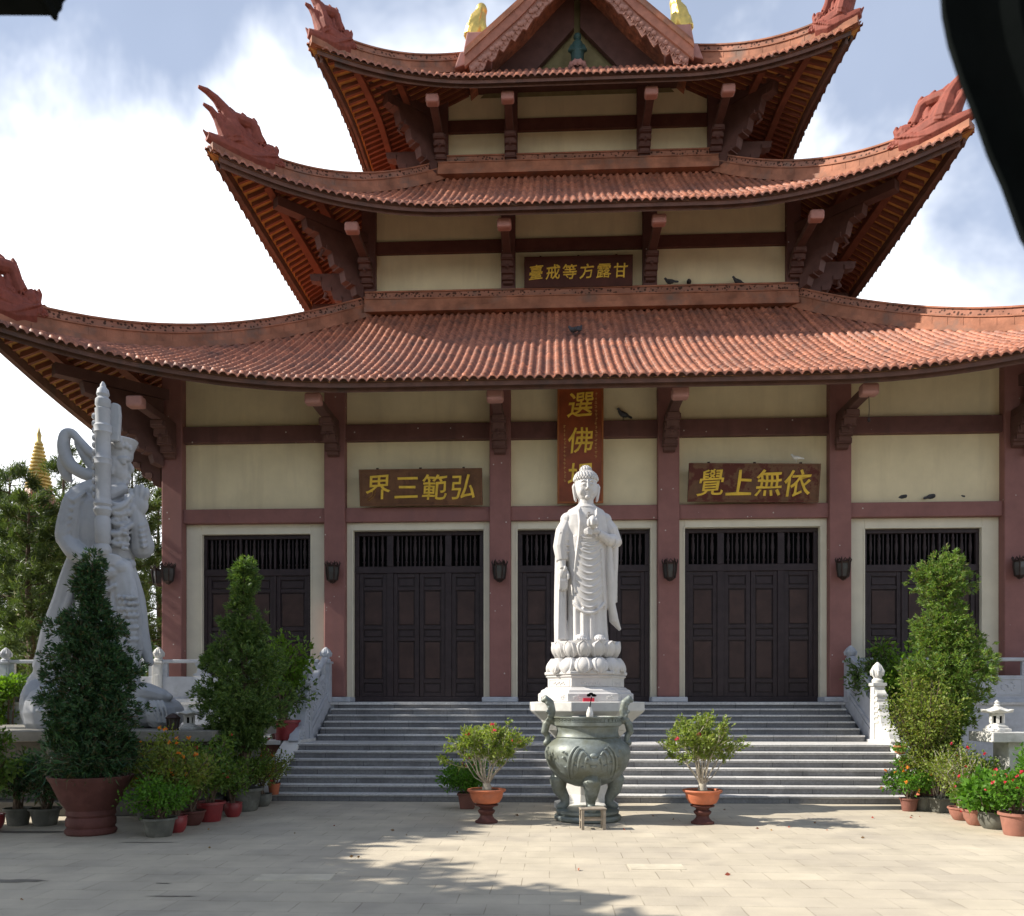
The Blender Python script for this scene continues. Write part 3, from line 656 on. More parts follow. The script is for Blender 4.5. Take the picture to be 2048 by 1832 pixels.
def panel(p0, p1, h, parent, m):
    p0 = Vector(p0); p1 = Vector(p1); d = p1 - p0; ln = d.xy.length; X = Vector((d.x, d.y, 0)).normalized(); sl = d.z / ln
    Mx = Matrix(((X.x, -X.y, 0, p0.x), (X.y, X.x, 0, p0.y), (X.z, 0, 1, p0.z), (sl, 0, 1, 0)))
    Mx = Matrix(((X.x, -X.y, 0, p0.x), (X.y, X.x, 0, p0.y), (sl, 0, 1, p0.z), (0, 0, 0, 1)))
    o = MB().box(0, ln, -.055, .055, .10, h * .60, Mx)
    o.box(.1, ln - .1, -.07, -.054, .18, .22, Mx); o.box(.1, ln - .1, -.07, -.054, h * .6 - .1, h * .6 - .06, Mx); o.box(.1, .14, -.068, -.052, .222, h * .6 - .102, Mx); o.box(ln - .14, ln - .1, -.068, -.052, .222, h * .6 - .102, Mx)
    n = max(1, round(ln / 1.0))
    for i in range(n):
        c = Mx @ Vector((ln * (i + .5) / n, -.06, .1 + h * .26)); q = MB()
        for k in range(20):
            a = k * .55; r = .03 + .009 * k; 
            if k % 5 != 4: o.ell(c + X * (r * math.cos(a) * 1.5) + Vector((0, 0, r * math.sin(a) * .9 + sl * r * math.cos(a) * 1.5)), (.028, .02, .022), 6)
    b = o.build('balustrade_panel', m, parent, bevel=.008)
    MB().box(0, ln, -.10, .10, 0, .098, Mx).build('sill_rail', m, parent, bevel=.01)
    r = MB().box(0, ln, -.075, .075, h - .09, h, Mx); r.build('hand_rail', m, parent, bevel=.02)
    s = MB()
    for i in range(n + 1):
        x = ln * i / n; poly = [(-.06, 0), (-.22, .02), (-.22, .05), (-.12, .09), (-.10, .2), (-.16, .25), (-.16, .3), (.16, .3), (.16, .25), (.10, .2), (.12, .09), (.22, .05), (.22, .02), (.06, 0)]
        poly = [(min(max(x + a, .01), ln - .01), h * .602 + c / .3 * (h * .398 - .092)) for a, c in poly]
        if i in (0, n): continue
        s.prism(poly, -.045, .045, Mx)
    for x0, x1 in ((.0, .12), (ln - .12, ln)): s.box(x0, x1, -.045, .045, h * .602, h - .092, Mx)
    s.build('cloud_spacers', m, parent)
for sg in (-1, 1):
    B = empty('stair_balustrade', ORG, -TH_, ('shaded' if sg < 0 else 'sunlit') + ' carved stone balustrade sloping up the ' + ('left' if sg < 0 else 'right') + ' side of the upper stair flight', 'balustrade', 'balustrades of the stair and terrace')
    m = M['grystone']
    vl = V0 + 6 * .32 + 1.1; zl = 7 * RI
    post(sg * 6.64, vl, zl, 1.84, B, M['whstone'] if sg > 0 else m); post(sg * 6.64, -.62, ZT, 1.42, B, m)  # paler stone on the right post stands in for sunlight
    MB().prism([(-.13, 0), (.1, -.02), (1.45, .75), (1.62, .80), (1.62, 1.2), (-.13, .25)], -.1, .1, Matrix(((0, 1, 0, sg * 6.64), (1, 0, 0, vl + .26), (0, 0, 1, zl), (0, 0, 0, 1)))).build('string_wall', m, B)
    panel((sg * 6.64, vl + .126, zl + .28), (sg * 6.64, -.62 - .126, ZT + .16), 1.0, B, m)
    dr = MB(); poly = []
    for a in np.linspace(R(-90), R(150), 16): poly.append((-.62 + .2 * math.cos(a) * -1, .27 + .25 * math.sin(a)))
    prof = [(-.02, 0), (-.85, 0), (-.92, .06), (-.84, .12), (-.8, .22), (-.70, .34), (-.55, .40), (-.42, .36), (-.36, .46), (-.30, .62), (-.24, .70), (-.22, .86), (-.15, .95), (-.13, 1.12), (-.02, 1.2)]
    dr.prism(prof, -.11, .11, Matrix(((0, 1, 0, sg * 6.64), (1, 0, 0, vl - .13), (0, 0, 1, zl), (0, 0, 0, 1))))
    for k in range(14):
        a = k * .5; r = .02 + .011 * k
        for s2 in (-1, 1): dr.ell((sg * 6.64 + s2 * .11, vl - .13 - .6 + r * math.cos(a), zl + .2 + r * math.sin(a)), .024, 6)
    for z in np.arange(.45, 1.1, .12): dr.box(sg * 6.64 - .13, sg * 6.64 + .13, vl - .13 - .26 + z * .1, vl - .13, zl + z, zl + z + .05)
    dr.build('scroll_foot', M['whstone'] if sg > 0 else m, B, bevel=.015)  # sunlit right foot likewise lightened by its stone colour
    B2 = empty('terrace_balustrade', ORG, -TH_, 'level carved stone balustrade along the terrace edge ' + ('behind the guardian statue' if sg < 0 else 'behind the right clipped tree'), 'balustrade', 'balustrades of the stair and terrace')
    xs = [sg * x for x in (6.9, 10.95, 15.0)]
    for i, x in enumerate(xs):
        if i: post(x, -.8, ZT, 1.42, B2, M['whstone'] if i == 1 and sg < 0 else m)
    for a, b in zip(xs[:-1], xs[1:]): panel((a + sg * (.126 if a != xs[0] else -.13), -.8, ZT), (b - sg * .126, -.8, ZT), 1.1, B2, m)
# ---------------------------------------------------------------- signs, lamps
def lettering(chars, size, m, parent, Mx, vertical=False, gap=1.1, seed=1, depth=.012, bold=.007):
    V = []; F = []; rng = random.Random(seed)
    for i, ch in enumerate(chars):
        cu = bpy.data.curves.new('t', 'FONT'); cu.body = ch; cu.size = size; cu.offset = bold * size; cu.extrude = depth; cu.resolution_u = 3
        cu.align_x = 'CENTER'; cu.align_y = 'CENTER'; cu.shear = .06
        o = bpy.data.objects.new('t', cu); C.objects.link(o); dg = bpy.context.evaluated_depsgraph_get()
        me = bpy.data.meshes.new_from_object(o.evaluated_get(dg)); bpy.data.objects.remove(o)
        n = len(V); k = (i - (len(chars) - 1) / 2) * size * gap; rot = rng.uniform(-.05, .02)
        xs = [v.co.x for v in me.vertices]; ys = [v.co.y for v in me.vertices]; cx = (min(xs) + max(xs)) / 2; cy = (min(ys) + max(ys)) / 2
        for v in me.vertices:
            x, y = v.co.x - cx, v.co.y - cy
            x += size * (.012 * math.sin(7 * y / size + i) + .007 * math.sin(19 * y / size + 3 * i)); y += size * (.014 * math.sin(6 * x / size + 2 * i) + .06 * x / size + .007 * math.sin(19 * x / size))
            x, y = x * math.cos(rot) - y * math.sin(rot), x * math.sin(rot) + y * math.cos(rot)
            V.append(Mx @ Vector((x + (0 if vertical else k), -v.co.z, y - (k if vertical else 0))))
        F += [tuple(a + n for a in p.vertices) for p in me.polygons]
    b = MB(); b.add(V, F); o = bpy.data.meshes.new('lettering'); o.from_pydata(b.v, [], b.f); o.materials.append(m)
    ob = bpy.data.objects.new('lettering', o); C.objects.link(ob); ob.parent = parent; return ob
def plaque(u, v, z, w_, h, board, label, chars, size, tilt, roll=0, vertical=False, gap=1.1, edge=None, lift=0):
    e = empty('name_plaque', L(u, v, z), -TH_, label, 'plaque', 'calligraphy plaques of the temple')
    Mx = Matrix.Rotation(tilt, 4, 'X') @ Matrix.Rotation(roll, 4, 'Y')
    b = MB().box(-w_ / 2, w_ / 2, -.04, .04, 0, h, Mx); b.build('board', board, e, bevel=.008)
    f = MB(); t = .05
    for x0, x1, z0, z1 in ((-w_ / 2, w_ / 2, h - t, h), (-w_ / 2, w_ / 2, 0, t), (-w_ / 2, -w_ / 2 + t, t, h - t), (w_ / 2 - t, w_ / 2, t, h - t)): f.box(x0, x1, -.06, -.0405, z0, z1, Mx)
    f.build('frame', edge or board, e, bevel=.006)
    lettering(chars, size, M['goldpaint'], e, Mx @ Matrix.Translation((0, -.052, h / 2 + lift)), vertical, gap, len(chars))
    if not vertical:
        k = MB()
        for x in (-.35, .0, .35): k.box(w_ * x - .03, w_ * x + .03, -.02, .05, h, h + .035, Mx)
        k.build('hanging_hook', M['iron'], e)
    return e, Mx
plaque(-1 * W + .12, -.29, 7.09, 3.2, .93, M['plaque'], 'weathered brown plaque with four gold characters over the doors left of the statue', '界三範弘', .68, R(9), gap=1.08)
plaque(1 * W - .05, -.29, 7.09, 3.3, .96, mat('flaking_plaque', (.17, .085, .045), .6, .2, 3, .1, stain=(.10, .025, .015), stainsc=3, stainr=(.48, .55)), 'flaking brown plaque with four bright gold characters over the doors right of the statue', '覺上無依', .70, R(9), R(1), gap=1.04)
plaque(-.02, 3.80, 14.66, 3.3, .92, M['plaquedark'], 'dark red plaque with six gold characters on the second storey', '臺戒等方露甘', .46, R(4), gap=1.12, edge=M['plaquedark'])
e, Mx = plaque(-.10, -.32, 7.1, 1.18, 3.3, M['plaquered'], 'tall upright red plaque with large gold characters above the central doors', '選佛場', .68, R(3), vertical=True, gap=1.32, edge=mat('plaque_edge', (.30, .10, .03), .5, .2, 3, .05), lift=-.06)
mk_ = MB(); rr = random.Random(5)
for x, z0, z1 in ((.40, 1.15, 2.75), (-.40, .55, 1.95)):
    z = z1
    while z > z0:
        for k in range(3): 
            a = rr.uniform(-.025, .025); bb = rr.uniform(-.03, .03); mk_.box(x + a - .006 - rr.random() * .02, x + a + .006 + rr.random() * .02, -.050, -.042, z + bb - .006, z + bb + .006, Mx)
        mk_.box(x - .006, x + .006, -.051, -.041, z - .04, z + .03, Mx); z -= .105
mk_.build('small_inscription', mat('dull_gold', (.45, .25, .08), .5, .1, 6, 0), e)

lamp = empty('wall_lantern', (0, 0, 0), -TH_, 'x', 'lantern', 'iron lanterns on the front columns')
b = MB(); b.lathe([(.05, -.27), (.07, -.25), (.11, -.22), (.135, -.2), (.135, -.185)], 6); b.lathe([(.17, .14), (.18, .17), (.16, .19)], 6)
for k in range(6):
    a = k * math.pi / 3; c, s_ = math.cos(a), math.sin(a)
    b.tube([(.13 * c, .13 * s_, -.2), (.165 * c, .165 * s_, .0), (.17 * c, .17 * s_, .16), (.20 * c, .20 * s_, .24), (.18 * c, .18 * s_, .29)], [.018, .018, .02, .018, .006], 6)
    a2 = a + math.pi / 6; b.tube([(.15 * math.cos(a), .15 * math.sin(a), .17), (.14 * math.cos(a2), .14 * math.sin(a2), .27), (.15 * math.cos(a + math.pi / 3), .15 * math.sin(a + math.pi / 3), .17)], .013, 5)
b.build('cage', M['iron'], lamp, smooth=True)
MB().lathe([(.115, -.19), (.148, 0), (.15, .15)], 6).build('glass', M['glass'], lamp)
b = MB(); b.box(-.06, .06, .17, .2, -.12, .12); b.tube([(0, .18, -.05), (0, .1, -.24), (0, .02, -.27)], .02, 6); b.tube([(0, .18, .08), (0, .12, .1)], .02, 6); b.build('wall_bracket', M['iron'], lamp)
lb_ = ['dark iron lantern on the leftmost front column, behind the guardian statue', 'dark iron lantern on the column between the two leftmost doors', 'dark iron lantern on the column just left of the white statue', 'dark iron lantern on the column just right of the white statue', 'dark iron lantern on the column left of the right clipped tree', 'dark iron lantern on the rightmost column, at the edge of the photo']
for i, u in enumerate(U1):
    o = lamp if i == 0 else copy_tree(lamp)
    o.location = L(u, -.476, 5.34); o['label'] = lb_[i]
o = copy_tree(lamp); o.location = L(U1[0] - .476, .0, 5.34); o.rotation_euler = (0, 0, -TH_ - R(90)); o['label'] = 'dark iron lantern on the outer side face of the leftmost column'

# ---------------------------------------------------------------- standing white figure on its lotus pedestal
D_B = 15.9; SB = FPX / D_B
BO = Vector(((1172 - 1024) / SB, D_B, EYE + (HOR - 1285) / SB))
BU = empty('robed_statue', (BO.x, BO.y, 0), R(4), 'white marble robed standing statue with curled hair on a lotus pedestal', 'statue')
bz = BO.z
b = MB(); secs = [(0, .45, .33, .03), (.12, .44, .32, .03), (.5, .415, .30, .03), (1.0, .425, .30, .03), (1.5, .44, .31, .02), (1.9, .46, .31, .01), (2.15, .475, .30, .0), (2.35, .46, .27, 0), (2.47, .36, .22, .0), (2.54, .22, .17, .0), (2.60, .14, .13, 0)]
zs = np.linspace(0, 2.60, 300); nth = 200; rs = []
sz = [s_[0] for s_ in secs]
for z in zs:
    rx, ry, cx = (np.interp(z, sz, [s_[k] for s_ in secs]) for k in (1, 2, 3)); ring = []
    for k in range(nth):
        th = 2 * math.pi * k / nth; x = math.cos(th); y = math.sin(th); X = cx + rx * x; amp = 0
        if y < .15:
            fr = max(0, min(1, (-y + .15) * 2)); px_ = X - .02
            if .52 < z < 1.95 and abs(px_) < .30 * (1 if z > .9 else max(.2, (z - .5) / .4)) + .02: # hanging U folds of the mantle
                ph = (z - .95 * px_ * px_ * 2.4) / .125; sw = max(0, 1 - (abs(px_) / .31) ** 4); amp = (.020 * max(0, math.cos(2 * math.pi * ph)) ** 2.5 + .004) * sw
            elif z <= .62: amp = .020 * math.sin(px_ * 40) * min(1, z / .2 + .35)
            elif z < 2.2: amp = .016 * math.sin(px_ * 30 + z * 4)
            if z > 2.0: amp *= max(0, (2.2 - z) / .2)
            amp *= fr
            # bare chest opening
            if 1.98 < z < 2.5 and abs(px_) < .17 - .10 * (2.2 - min(z, 2.2)): amp -= .022
        ring.append((X + amp * x, (ry + amp) * y, z))
    rs.append(ring)
b.rings(rs)
def by(x, z):       # front surface of the body
    rx, ry, cx = (np.interp(z, sz, [s_[k] for s_ in secs]) for k in (1, 2, 3)); return -ry * math.sqrt(max(.02, 1 - ((x - cx) / rx) ** 2))
# shoulders, arms and hanging sleeves
b.ell((-.375, -.01, 2.285), (.165, .16, .14), 14)
b.tube([(-.37, -.02, 2.29), (-.48, -.05, 2.05), (-.545, -.08, 1.76), (-.52, -.12, 1.5)], [.12, .165, .155, .12], 14)
b.tube([(-.53, -.1, 1.62), (-.525, -.15, 1.42), (-.51, -.18, 1.34)], [.10, .085, .075], 12)
b.ell((-.505, -.19, 1.26), (.095, .055, .12), 12); b.ell((-.47, -.23, 1.34), (.04, .04, .06), 8)
for k, (x, l) in enumerate(((-.57, .14), (-.525, .175), (-.48, .17), (-.437, .13))):
    b.tube([(x, -.19, 1.20), (x + .004, -.205, 1.12), (x + .004, -.185, 1.12 - l * .8), (x, -.17, 1.07 - l * .75)], [.026, .026, .022, .016], 8)
b.tube([(-.43, -.2, 1.30), (-.40, -.24, 1.22), (-.405, -.235, 1.14)], [.03, .028, .02], 8)
b.tube([(-.555, 0, 1.7), (-.56, .02, 1.0), (-.55, .03, .4), (-.53, .02, .0)], [.09, .10, .115, .13], 14, 1.5)
b.tube([(-.44, -.05, 1.4), (-.45, -.03, .9), (-.47, -.06, .3), (-.46, -.1, .02)], [.05, .045, .06, .09], 10)
for x, a in ((-.60, 0), (-.56, .5), (-.52, .2), (-.48, .7)): b.tube([(x + .02, -.13, 1.05), (x + .01, -.155, .5), (x, -.19, .04)], [.012, .024, .03], 6)
b.ell((.375, -.01, 2.285), (.165, .16, .14), 14)
b.tube([(.37, -.02, 2.29), (.51, -.03, 2.08), (.60, -.06, 1.86), (.50, -.20, 1.85)], [.12, .165, .145, .11], 14)
b.tube([(.60, -.05, 1.9), (.40, -.27, 1.88), (.20, -.36, 1.98)], [.13, .10, .068], 12)
b.ell((.115, -.38, 2.01), (.12, .055, .062), 12)
for k, (dz, l) in enumerate(((.045, .14), (.012, .16), (-.022, .15), (-.05, .11))):
    b.tube([(.05, -.41, 2.0 + dz), (-.03, -.43, 2.005 + dz), (-.03 - l * .45, -.40, 1.99 + dz * .8), (-.02 - l * .3, -.36, 1.985 + dz * .7)], [.024, .023, .02, .015], 8)
b.tube([(.10, -.41, 2.05), (.03, -.43, 2.13), (.02, -.42, 2.17)], [.028, .024, .017], 8)
b.tube([(.58, 0, 1.9), (.585, .0, 1.5), (.57, .02, 1.1), (.55, .02, .7)], [.10, .09, .085, .07], 14, 1.6)
b.tube([(.45, -.12, 1.85), (.47, -.14, 1.3), (.50, -.1, .8), (.58, -.02, .42), (.72, .03, .24)], [.07, .075, .08, .10, .03], 12, 1.2)
for x in (.42, .49, .56, .62): b.tube([(x, -.17 + abs(x - .49), 1.75), (x + .01, -.19 + abs(x - .49), 1.2), (x + .02, -.15 + abs(x - .49), .75)], [.012, .022, .016], 6)
# robe borders and the crossing collar
for pts in ([(-.19, 2.44), (-.17, 2.2), (-.185, 1.95), (-.25, 1.5), (-.30, 1.1), (-.25, .9)], [(.19, 2.44), (.17, 2.2), (.19, 2.05)], [(.27, 1.7), (.30, 1.3), (.33, .9), (.36, .6)]):
    b.tube([(x, by(x, z) - .008, z) for x, z in pts], .026, 8)
b.tube([(x, by(x, .52 + 1.9 * x * x) - .012, .52 + 1.9 * (x - .02) ** 2) for x in np.linspace(-.3, .36, 16)], .03, 8)
for k in range(5): b.tube([(x, by(x, 1.86) - .006, 1.90 - .05 * k + .9 * x * x) for x in np.linspace(-.13, .17, 9)], .012, 6)
for x0 in (-.48, -.58): 
    for k in range(5): b.tube([(x0 - .04, -.1, 1.62 + k * .12), (x0 + .02, -.2, 1.57 + k * .11), (x0 + .09, -.18, 1.56 + k * .11)], .016, 6)
# feet
for x in (-.16, .22):
    b.ell((x, -.30, .06), (.12, .16, .07), 10)
    for k in range(5): b.ell((x - .09 + .045 * k, -.44 + abs(k - 1.5) * .012, .035), (.026, .045, .03), 8)
# neck and head
b.tube([(0, .01, 2.52), (0, 0, 2.72)], [.17, .15], 16)
b.ell((0, -.01, 2.88), (.232, .225, .285), 28); b.ell((0, -.06, 2.76), (.175, .155, .145), 20)
b.ell((0, .01, 3.06), (.236, .22, .16), 22)
b.tube([(0, -.225, 2.97), (0, -.243, 2.90), (0, -.262, 2.835), (0, -.238, 2.81)], [.014, .02, .028, .016], 8)
b.ell((-.024, -.236, 2.825), .016, 8); b.ell((.024, -.236, 2.825), .016, 8)
for s_ in (-1, 1):
    b.tube([(s_ * .03, -.232, 2.955), (s_ * .085, -.225, 2.985), (s_ * .15, -.175, 2.955)], [.012, .014, .008], 6)
    b.tube([(s_ * .04, -.226, 2.915), (s_ * .085, -.222, 2.905), (s_ * .14, -.178, 2.92)], [.012, .022, .010], 6)
    b.ell((s_ * .10, -.150, 2.80), (.075, .062, .09), 12)
    b.tube([(s_ * .235, .0, 2.96), (s_ * .258, -.02, 2.9), (s_ * .248, -.03, 2.78), (s_ * .226, -.03, 2.66), (s_ * .21, -.03, 2.62)], [.03, .042, .034, .03, .018], 8)
b.tube([(-.055, -.205, 2.765), (0, -.222, 2.772), (.055, -.205, 2.765)], [.006, .011, .006], 6); b.tube([(-.042, -.203, 2.742), (0, -.216, 2.738), (.042, -.203, 2.742)], [.006, .013, .006], 6)
b.ell((0, -.19, 2.68), (.05, .045, .04), 10); b.ell((0, -.232, 2.995), .013, 6)
# the lotus bud held at the chest
fig = b.fuse('figure', M['marble'], BU, .0095, 1, .35); fig.location = (0, 0, bz); fig.scale = (.9, .95, 1)
h = MB(); rng = random.Random(2)
h.ell((0, .02, 3.05), (.244, .228, .175), 18); h.ell((0, .03, 3.22), (.115, .115, .09), 14)
for k in range(9):
    e_ = R(2 + k * 10.5); n = max(4, int(27 * math.cos(e_)))
    for i in range(n):
        a = 2 * math.pi * (i + .5 * (k % 2)) / n; x, y, z = .244 * math.cos(e_) * math.cos(a), .02 + .228 * math.cos(e_) * math.sin(a), 3.035 + .18 * math.sin(e_)
        h.ell((x, y, z), (.026, .026, .024), 6)
for k in range(4):
    e_ = R(15 + k * 22); n = max(3, int(14 * math.cos(e_)))
    for i in range(n):
        a = 2 * math.pi * (i + .5 * (k % 2)) / n; h.ell((.115 * math.cos(e_) * math.cos(a), .03 + .115 * math.cos(e_) * math.sin(a), 3.215 + .09 * math.sin(e_)), .02, 6)
h.build('hair_curls', M['marble'], BU, smooth=True)
hc = bpy.data.objects['hair_curls']; hc.location = (0, 0, bz); hc.scale = (.9, .95, 1)
j = MB(); j.lathe([(.03, 0), (.085, .05), (.095, .12), (.075, .19), (.03, .23), (.005, .24)], 12)
for k in range(7): j.ell((.085 * math.cos(k * .9), .085 * math.sin(k * .9), .11), (.03, .03, .07), 6)
j.build('held_lotus_bud', M['marble'], BU, smooth=True).location = (.06, -.42, bz + 2.05)
lettering('卍', .13, mat('incised_line', (.42, .40, .38), .7, .1, 5, 0), BU, Matrix.Translation((.03, by(.03, 2.33) - .0, bz + 2.33)) @ Matrix.Rotation(-R(12), 4, 'X'), bold=.0, depth=.02).name = 'chest_emblem'
def petals(r, z, n, hh, up, m, tilt):
    p = MB(); s_ = 1 if up else -1
    p.lathe([(r * .8, z), (r * .98, z + hh * .5), (r * (1.0 if up else .8), z + hh)] if up else [(r * 1.0, z), (r * .97, z + hh * .45), (r * .78, z + hh)], 40)
    for k in range(n):
        a = 2 * math.pi * (k + .5) / n - math.pi / 2; wv = math.pi * r / n
        for sc2, o in ((1, .0), (.70, .016)):
            rs = []
            for t in np.linspace(0, 1, 7):
                zz = z + (hh * t if up else hh * (1 - t)); wd = wv * sc2 * math.sqrt(max(0, 1 - abs(2 * (t - .45)) ** 3)) + .004
                rr = r * (.86 + .16 * math.sin(math.pi * .62 * t + .2)) + o * math.sin(math.pi * min(1, t * 1.05 + .05)) + .01
                if up and t > .95: rr += .02
                row = []
                for q in np.linspace(-1, 1, 7): 
                    ang = a + q * wd / r; bulge = (.022 + .016 * (abs(q) > .6)) * (1 - q ** 6) if sc2 == 1 else (1 - q * q) * .030; row.append(((rr + bulge) * math.cos(ang), (rr + bulge) * math.sin(ang), zz))
                for q in np.linspace(1, -1, 7): 
                    ang = a + q * wd / r; row.append(((rr - .06) * math.cos(ang), (rr - .06) * math.sin(ang), zz))
                rs.append(row)
            p.rings(rs)
    return p
petals(.595, bz - .30, 14, .30, True, None, 0).build('lotus_throne', M['marble'], BU, smooth=True)
petals(.69, bz - .60, 14, .29, False, None, 0).build('lotus_base', M['marble'], BU, smooth=True)
def hexa(prof, name, m, bevel=.015):
    q = MB(); q.lathe(prof, 6, (0, 0, 0), 0); return q.build(name, m, BU, bevel=bevel)
hz = lambda y: EYE + (HOR - y) / SB
hexa([(.74, hz(1352)), (.78, hz(1350)), (.78, hz(1345)), (.68, hz(1343.5))], 'upper_moulding', M['marble'], .008)
hexa([(.71, hz(1375)), (.72, hz(1374)), (.72, hz(1358)), (.76, hz(1354)), (.74, hz(1352.1))], 'carved_drum', M['marble'], .008)
hexa([(.90, hz(1403)), (.90, hz(1388)), (.86, hz(1386)), (.84, hz(1381)), (.78, hz(1378)), (.75, hz(1375.1))], 'lower_moulding', M['marble'], .008)
MB().lathe([(.78, 1.47), (.90, 1.66), (1.07, hz(1421) - .03), (1.10, hz(1421)), (1.10, hz(1404)), (.95, hz(1403.2))], 8, ph=R(22.5)).build('offering_slab', M['whstone'], BU, bevel=.01)
MB().lathe([(.62, 0), (.62, .12), (.46, .16), (.42, .3), (.42, 1.2), (.6, 1.3), (.77, 1.468)], 8, ph=R(22.5)).build('pedestal_shaft', M['whstone'], BU, bevel=.01)
r_ = MB()
for i in range(6):
    a = -math.pi / 2 + (i - 1) * math.pi / 3; ap = .72 * math.cos(math.pi / 6)
    Mx = Matrix.Rotation(a + math.pi / 2, 4, 'Z') @ Matrix.Translation((0, -ap, (hz(1375) + hz(1358)) / 2))
    for k in range(9): r_.ell(Mx @ Vector((-.16 + .04 * k, 0, .02 * math.sin(k * 2.1) - .01)), (.022, .012, .02), 6)
    for x0 in (-.3, .3): r_.box(x0 - .008, x0 + .008, -.006, .01, -.06, .06, Mx)
    r_.box(-.3, .3, -.006, .01, .055, .068, Mx); r_.box(-.3, .3, -.006, .01, -.068, -.055, Mx)
    Mx = Matrix.Rotation(a + math.pi / 2, 4, 'Z') @ Matrix.Translation((0, -.90 * math.cos(math.pi / 6), (hz(1403) + hz(1388)) / 2))
    for x0 in (-.3, .3):
        for k in range(9): r_.ell(Mx @ Vector((x0 + (.02 + .007 * k) * math.cos(k * .9), 0, (.015 + .004 * k) * math.sin(k * .9))), (.02, .012, .014), 6)
r_.build('carved_relief', M['marble'], BU, smooth=True)

# ---------------------------------------------------------------- three-legged censer
D_C = 14.4; CX = (1175 - 1024) * D_C / FPX
CE = empty('bronze_censer', (CX, D_C, 0), R(3), 'large green bronze tripod censer with two upright handles in front of the statue', 'censer')
MB().lathe([(.52, 0), (.56, .02), (.57, .06), (.55, .09), (.50, .10), (.53, .13), (.53, .17), (.48, .19)], 40).build('base_plinth', M['bronze'], CE, smooth=True)
cb = MB(); prof = [(.05, .56), (.22, .575), (.40, .64), (.55, .75), (.66, .90), (.72, 1.06), (.725, 1.15), (.69, 1.26), (.60, 1.345), (.545, 1.38), (.535, 1.395), (.55, 1.41), (.53, 1.43), (.515, 1.50), (.53, 1.575), (.57, 1.60), (.575, 1.655), (.56, 1.66), (.56, 1.72), (.585, 1.725), (.585, 1.75), (.52, 1.75), (.50, 1.70), (.1, 1.69)]
cb.lathe(prof, 56); bowl = cb.build('bowl', M['bronze'], CE, smooth=True)
MB().lathe([(.002, 1.70), (.5, 1.702)], 30).build('incense_ash', M['soil'], CE)
rl = MB(); rng = random.Random(4)
def bowlpt(a, z, o=.0):
    r = np.interp(z, [p[1] for p in prof[:10]], [p[0] for p in prof[:10]]) + o; return Vector((r * math.sin(a), -r * math.cos(a), z))
for s_ in (-1, 1):
    for k in range(4):
        pts = [bowlpt(s_ * (.06 + .1 * k + .5 * t * (.35 + .13 * k)), 1.0 + .06 * k - .04 * k * k * .3 + .22 * math.sin(t * 2.6 + k * .4) - .22 * t, .008) for t in np.linspace(0, 1, 9)]
        rl.tube(pts, [.012 + .014 * math.sin(math.pi * i / 8) for i in range(9)], 6)
    for k in range(12): rl.ell(bowlpt(s_ * rng.uniform(.1, .75), rng.uniform(.9, 1.22), .004), (rng.uniform(.02, .045), .02, rng.uniform(.015, .03)), 6)
for r, z in ((.11, 1.04), (.07, 1.12), (.06, .95)): rl.ell(bowlpt(0, z, -.01), (r, .05, r * .7), 10)
rl.build('dragon_relief', M['bronze'], bowl, smooth=True)
fm = MB()
for k in range(44):
    a = 2 * math.pi * k / 44; Mx = Matrix.Rotation(a, 4, 'Z') @ Matrix.Translation((0, -.565, 1.69)); fm.box(-.03, .03, -.012, .01, -.025, -.015, Mx); fm.box(-.03, -.02, -.012, .01, -.015, .02, Mx); fm.box(-.01, .022, -.012, .01, .008, .018, Mx)
fm.build('rim_fret', M['bronze'], bowl)
for k, a in enumerate((0, 2.2, -2.2)):
    pass
for x, y, ry in ((0, -.36, 0), (-.40, .05, -1), (.40, .05, 1)):
    l = MB(); ox = ry; d = Vector((x, y, 0)).normalized()
    P_ = lambda r, z: Vector((d.x * r, d.y * r, z))
    l.tube([P_(.40, .80), P_(.50, .66), P_(.47, .50), P_(.38, .36), P_(.37, .28), P_(.43, .22), P_(.52, .20)], [.15, .16, .12, .085, .075, .085, .05], 12)
    l.ell(P_(.50, .66), (.12, .12, .10), 10)
    for q in (-1, 0, 1): l.ell(P_(.50, .215) + Vector((-d.y, d.x, 0)) * q * .05, .035, 8)
    for t in range(5): l.ell(P_(.60 - .035 * t, .68 - .07 * t), (.035, .035, .03), 8)
    l.fuse('leg', M['bronze'], CE, .016, 2)
for s_ in (-1, 1):
    hd = MB(); hd.tube([(s_ * .50, 0, 1.62), (s_ * .63, 0, 1.70), (s_ * .70, 0, 1.62), (s_ * .73, 0, 1.48), (s_ * .68, 0, 1.42), (s_ * .66, 0, 1.30)], [.05, .075, .07, .065, .05, .045], 10)
    hd.tube([(s_ * .63, 0, 1.68), (s_ * .60, 0, 1.84), (s_ * .64, 0, 1.98), (s_ * .72, 0, 2.05), (s_ * .78, 0, 2.0)], [.06, .062, .075, .07, .03], 10)
    for k in range(6): hd.ell((s_ * (.66 + .03 * (k % 2)), -.05, 1.62 + .07 * k), (.03, .03, .035), 6)
    hd.ell((s_ * .70, 0, 1.30), .06, 8)
    hd.fuse('handle', M['bronze'], CE, .014, 2)
sl_ = empty('low_stool', (gd(1658) and (1185 - 1024) * 13.35 / FPX, 13.35, 0), R(4), 'small weathered wooden stool in front of the bronze censer', 'stool')
MB().box(-.205, .205, -.13, .13, .31, .335).build('seat', M['oldwood'], sl_, bevel=.006)
for x in (-.17, .17):
    for y in (-.1, .1): MB().box(x - .022, x + .022, y - .022, y + .022, 0, .309).build('leg', M['oldwood'], sl_, bevel=.004)
q = MB(); q.box(-.147, .147, -.112, -.09, .14, .175); q.box(-.147, .147, .09, .112, .14, .175)
for x in (-.17, .17): q.box(x - .012, x + .012, -.077, .077, .12, .15)
q.build('stretcher', M['oldwood'], sl_)
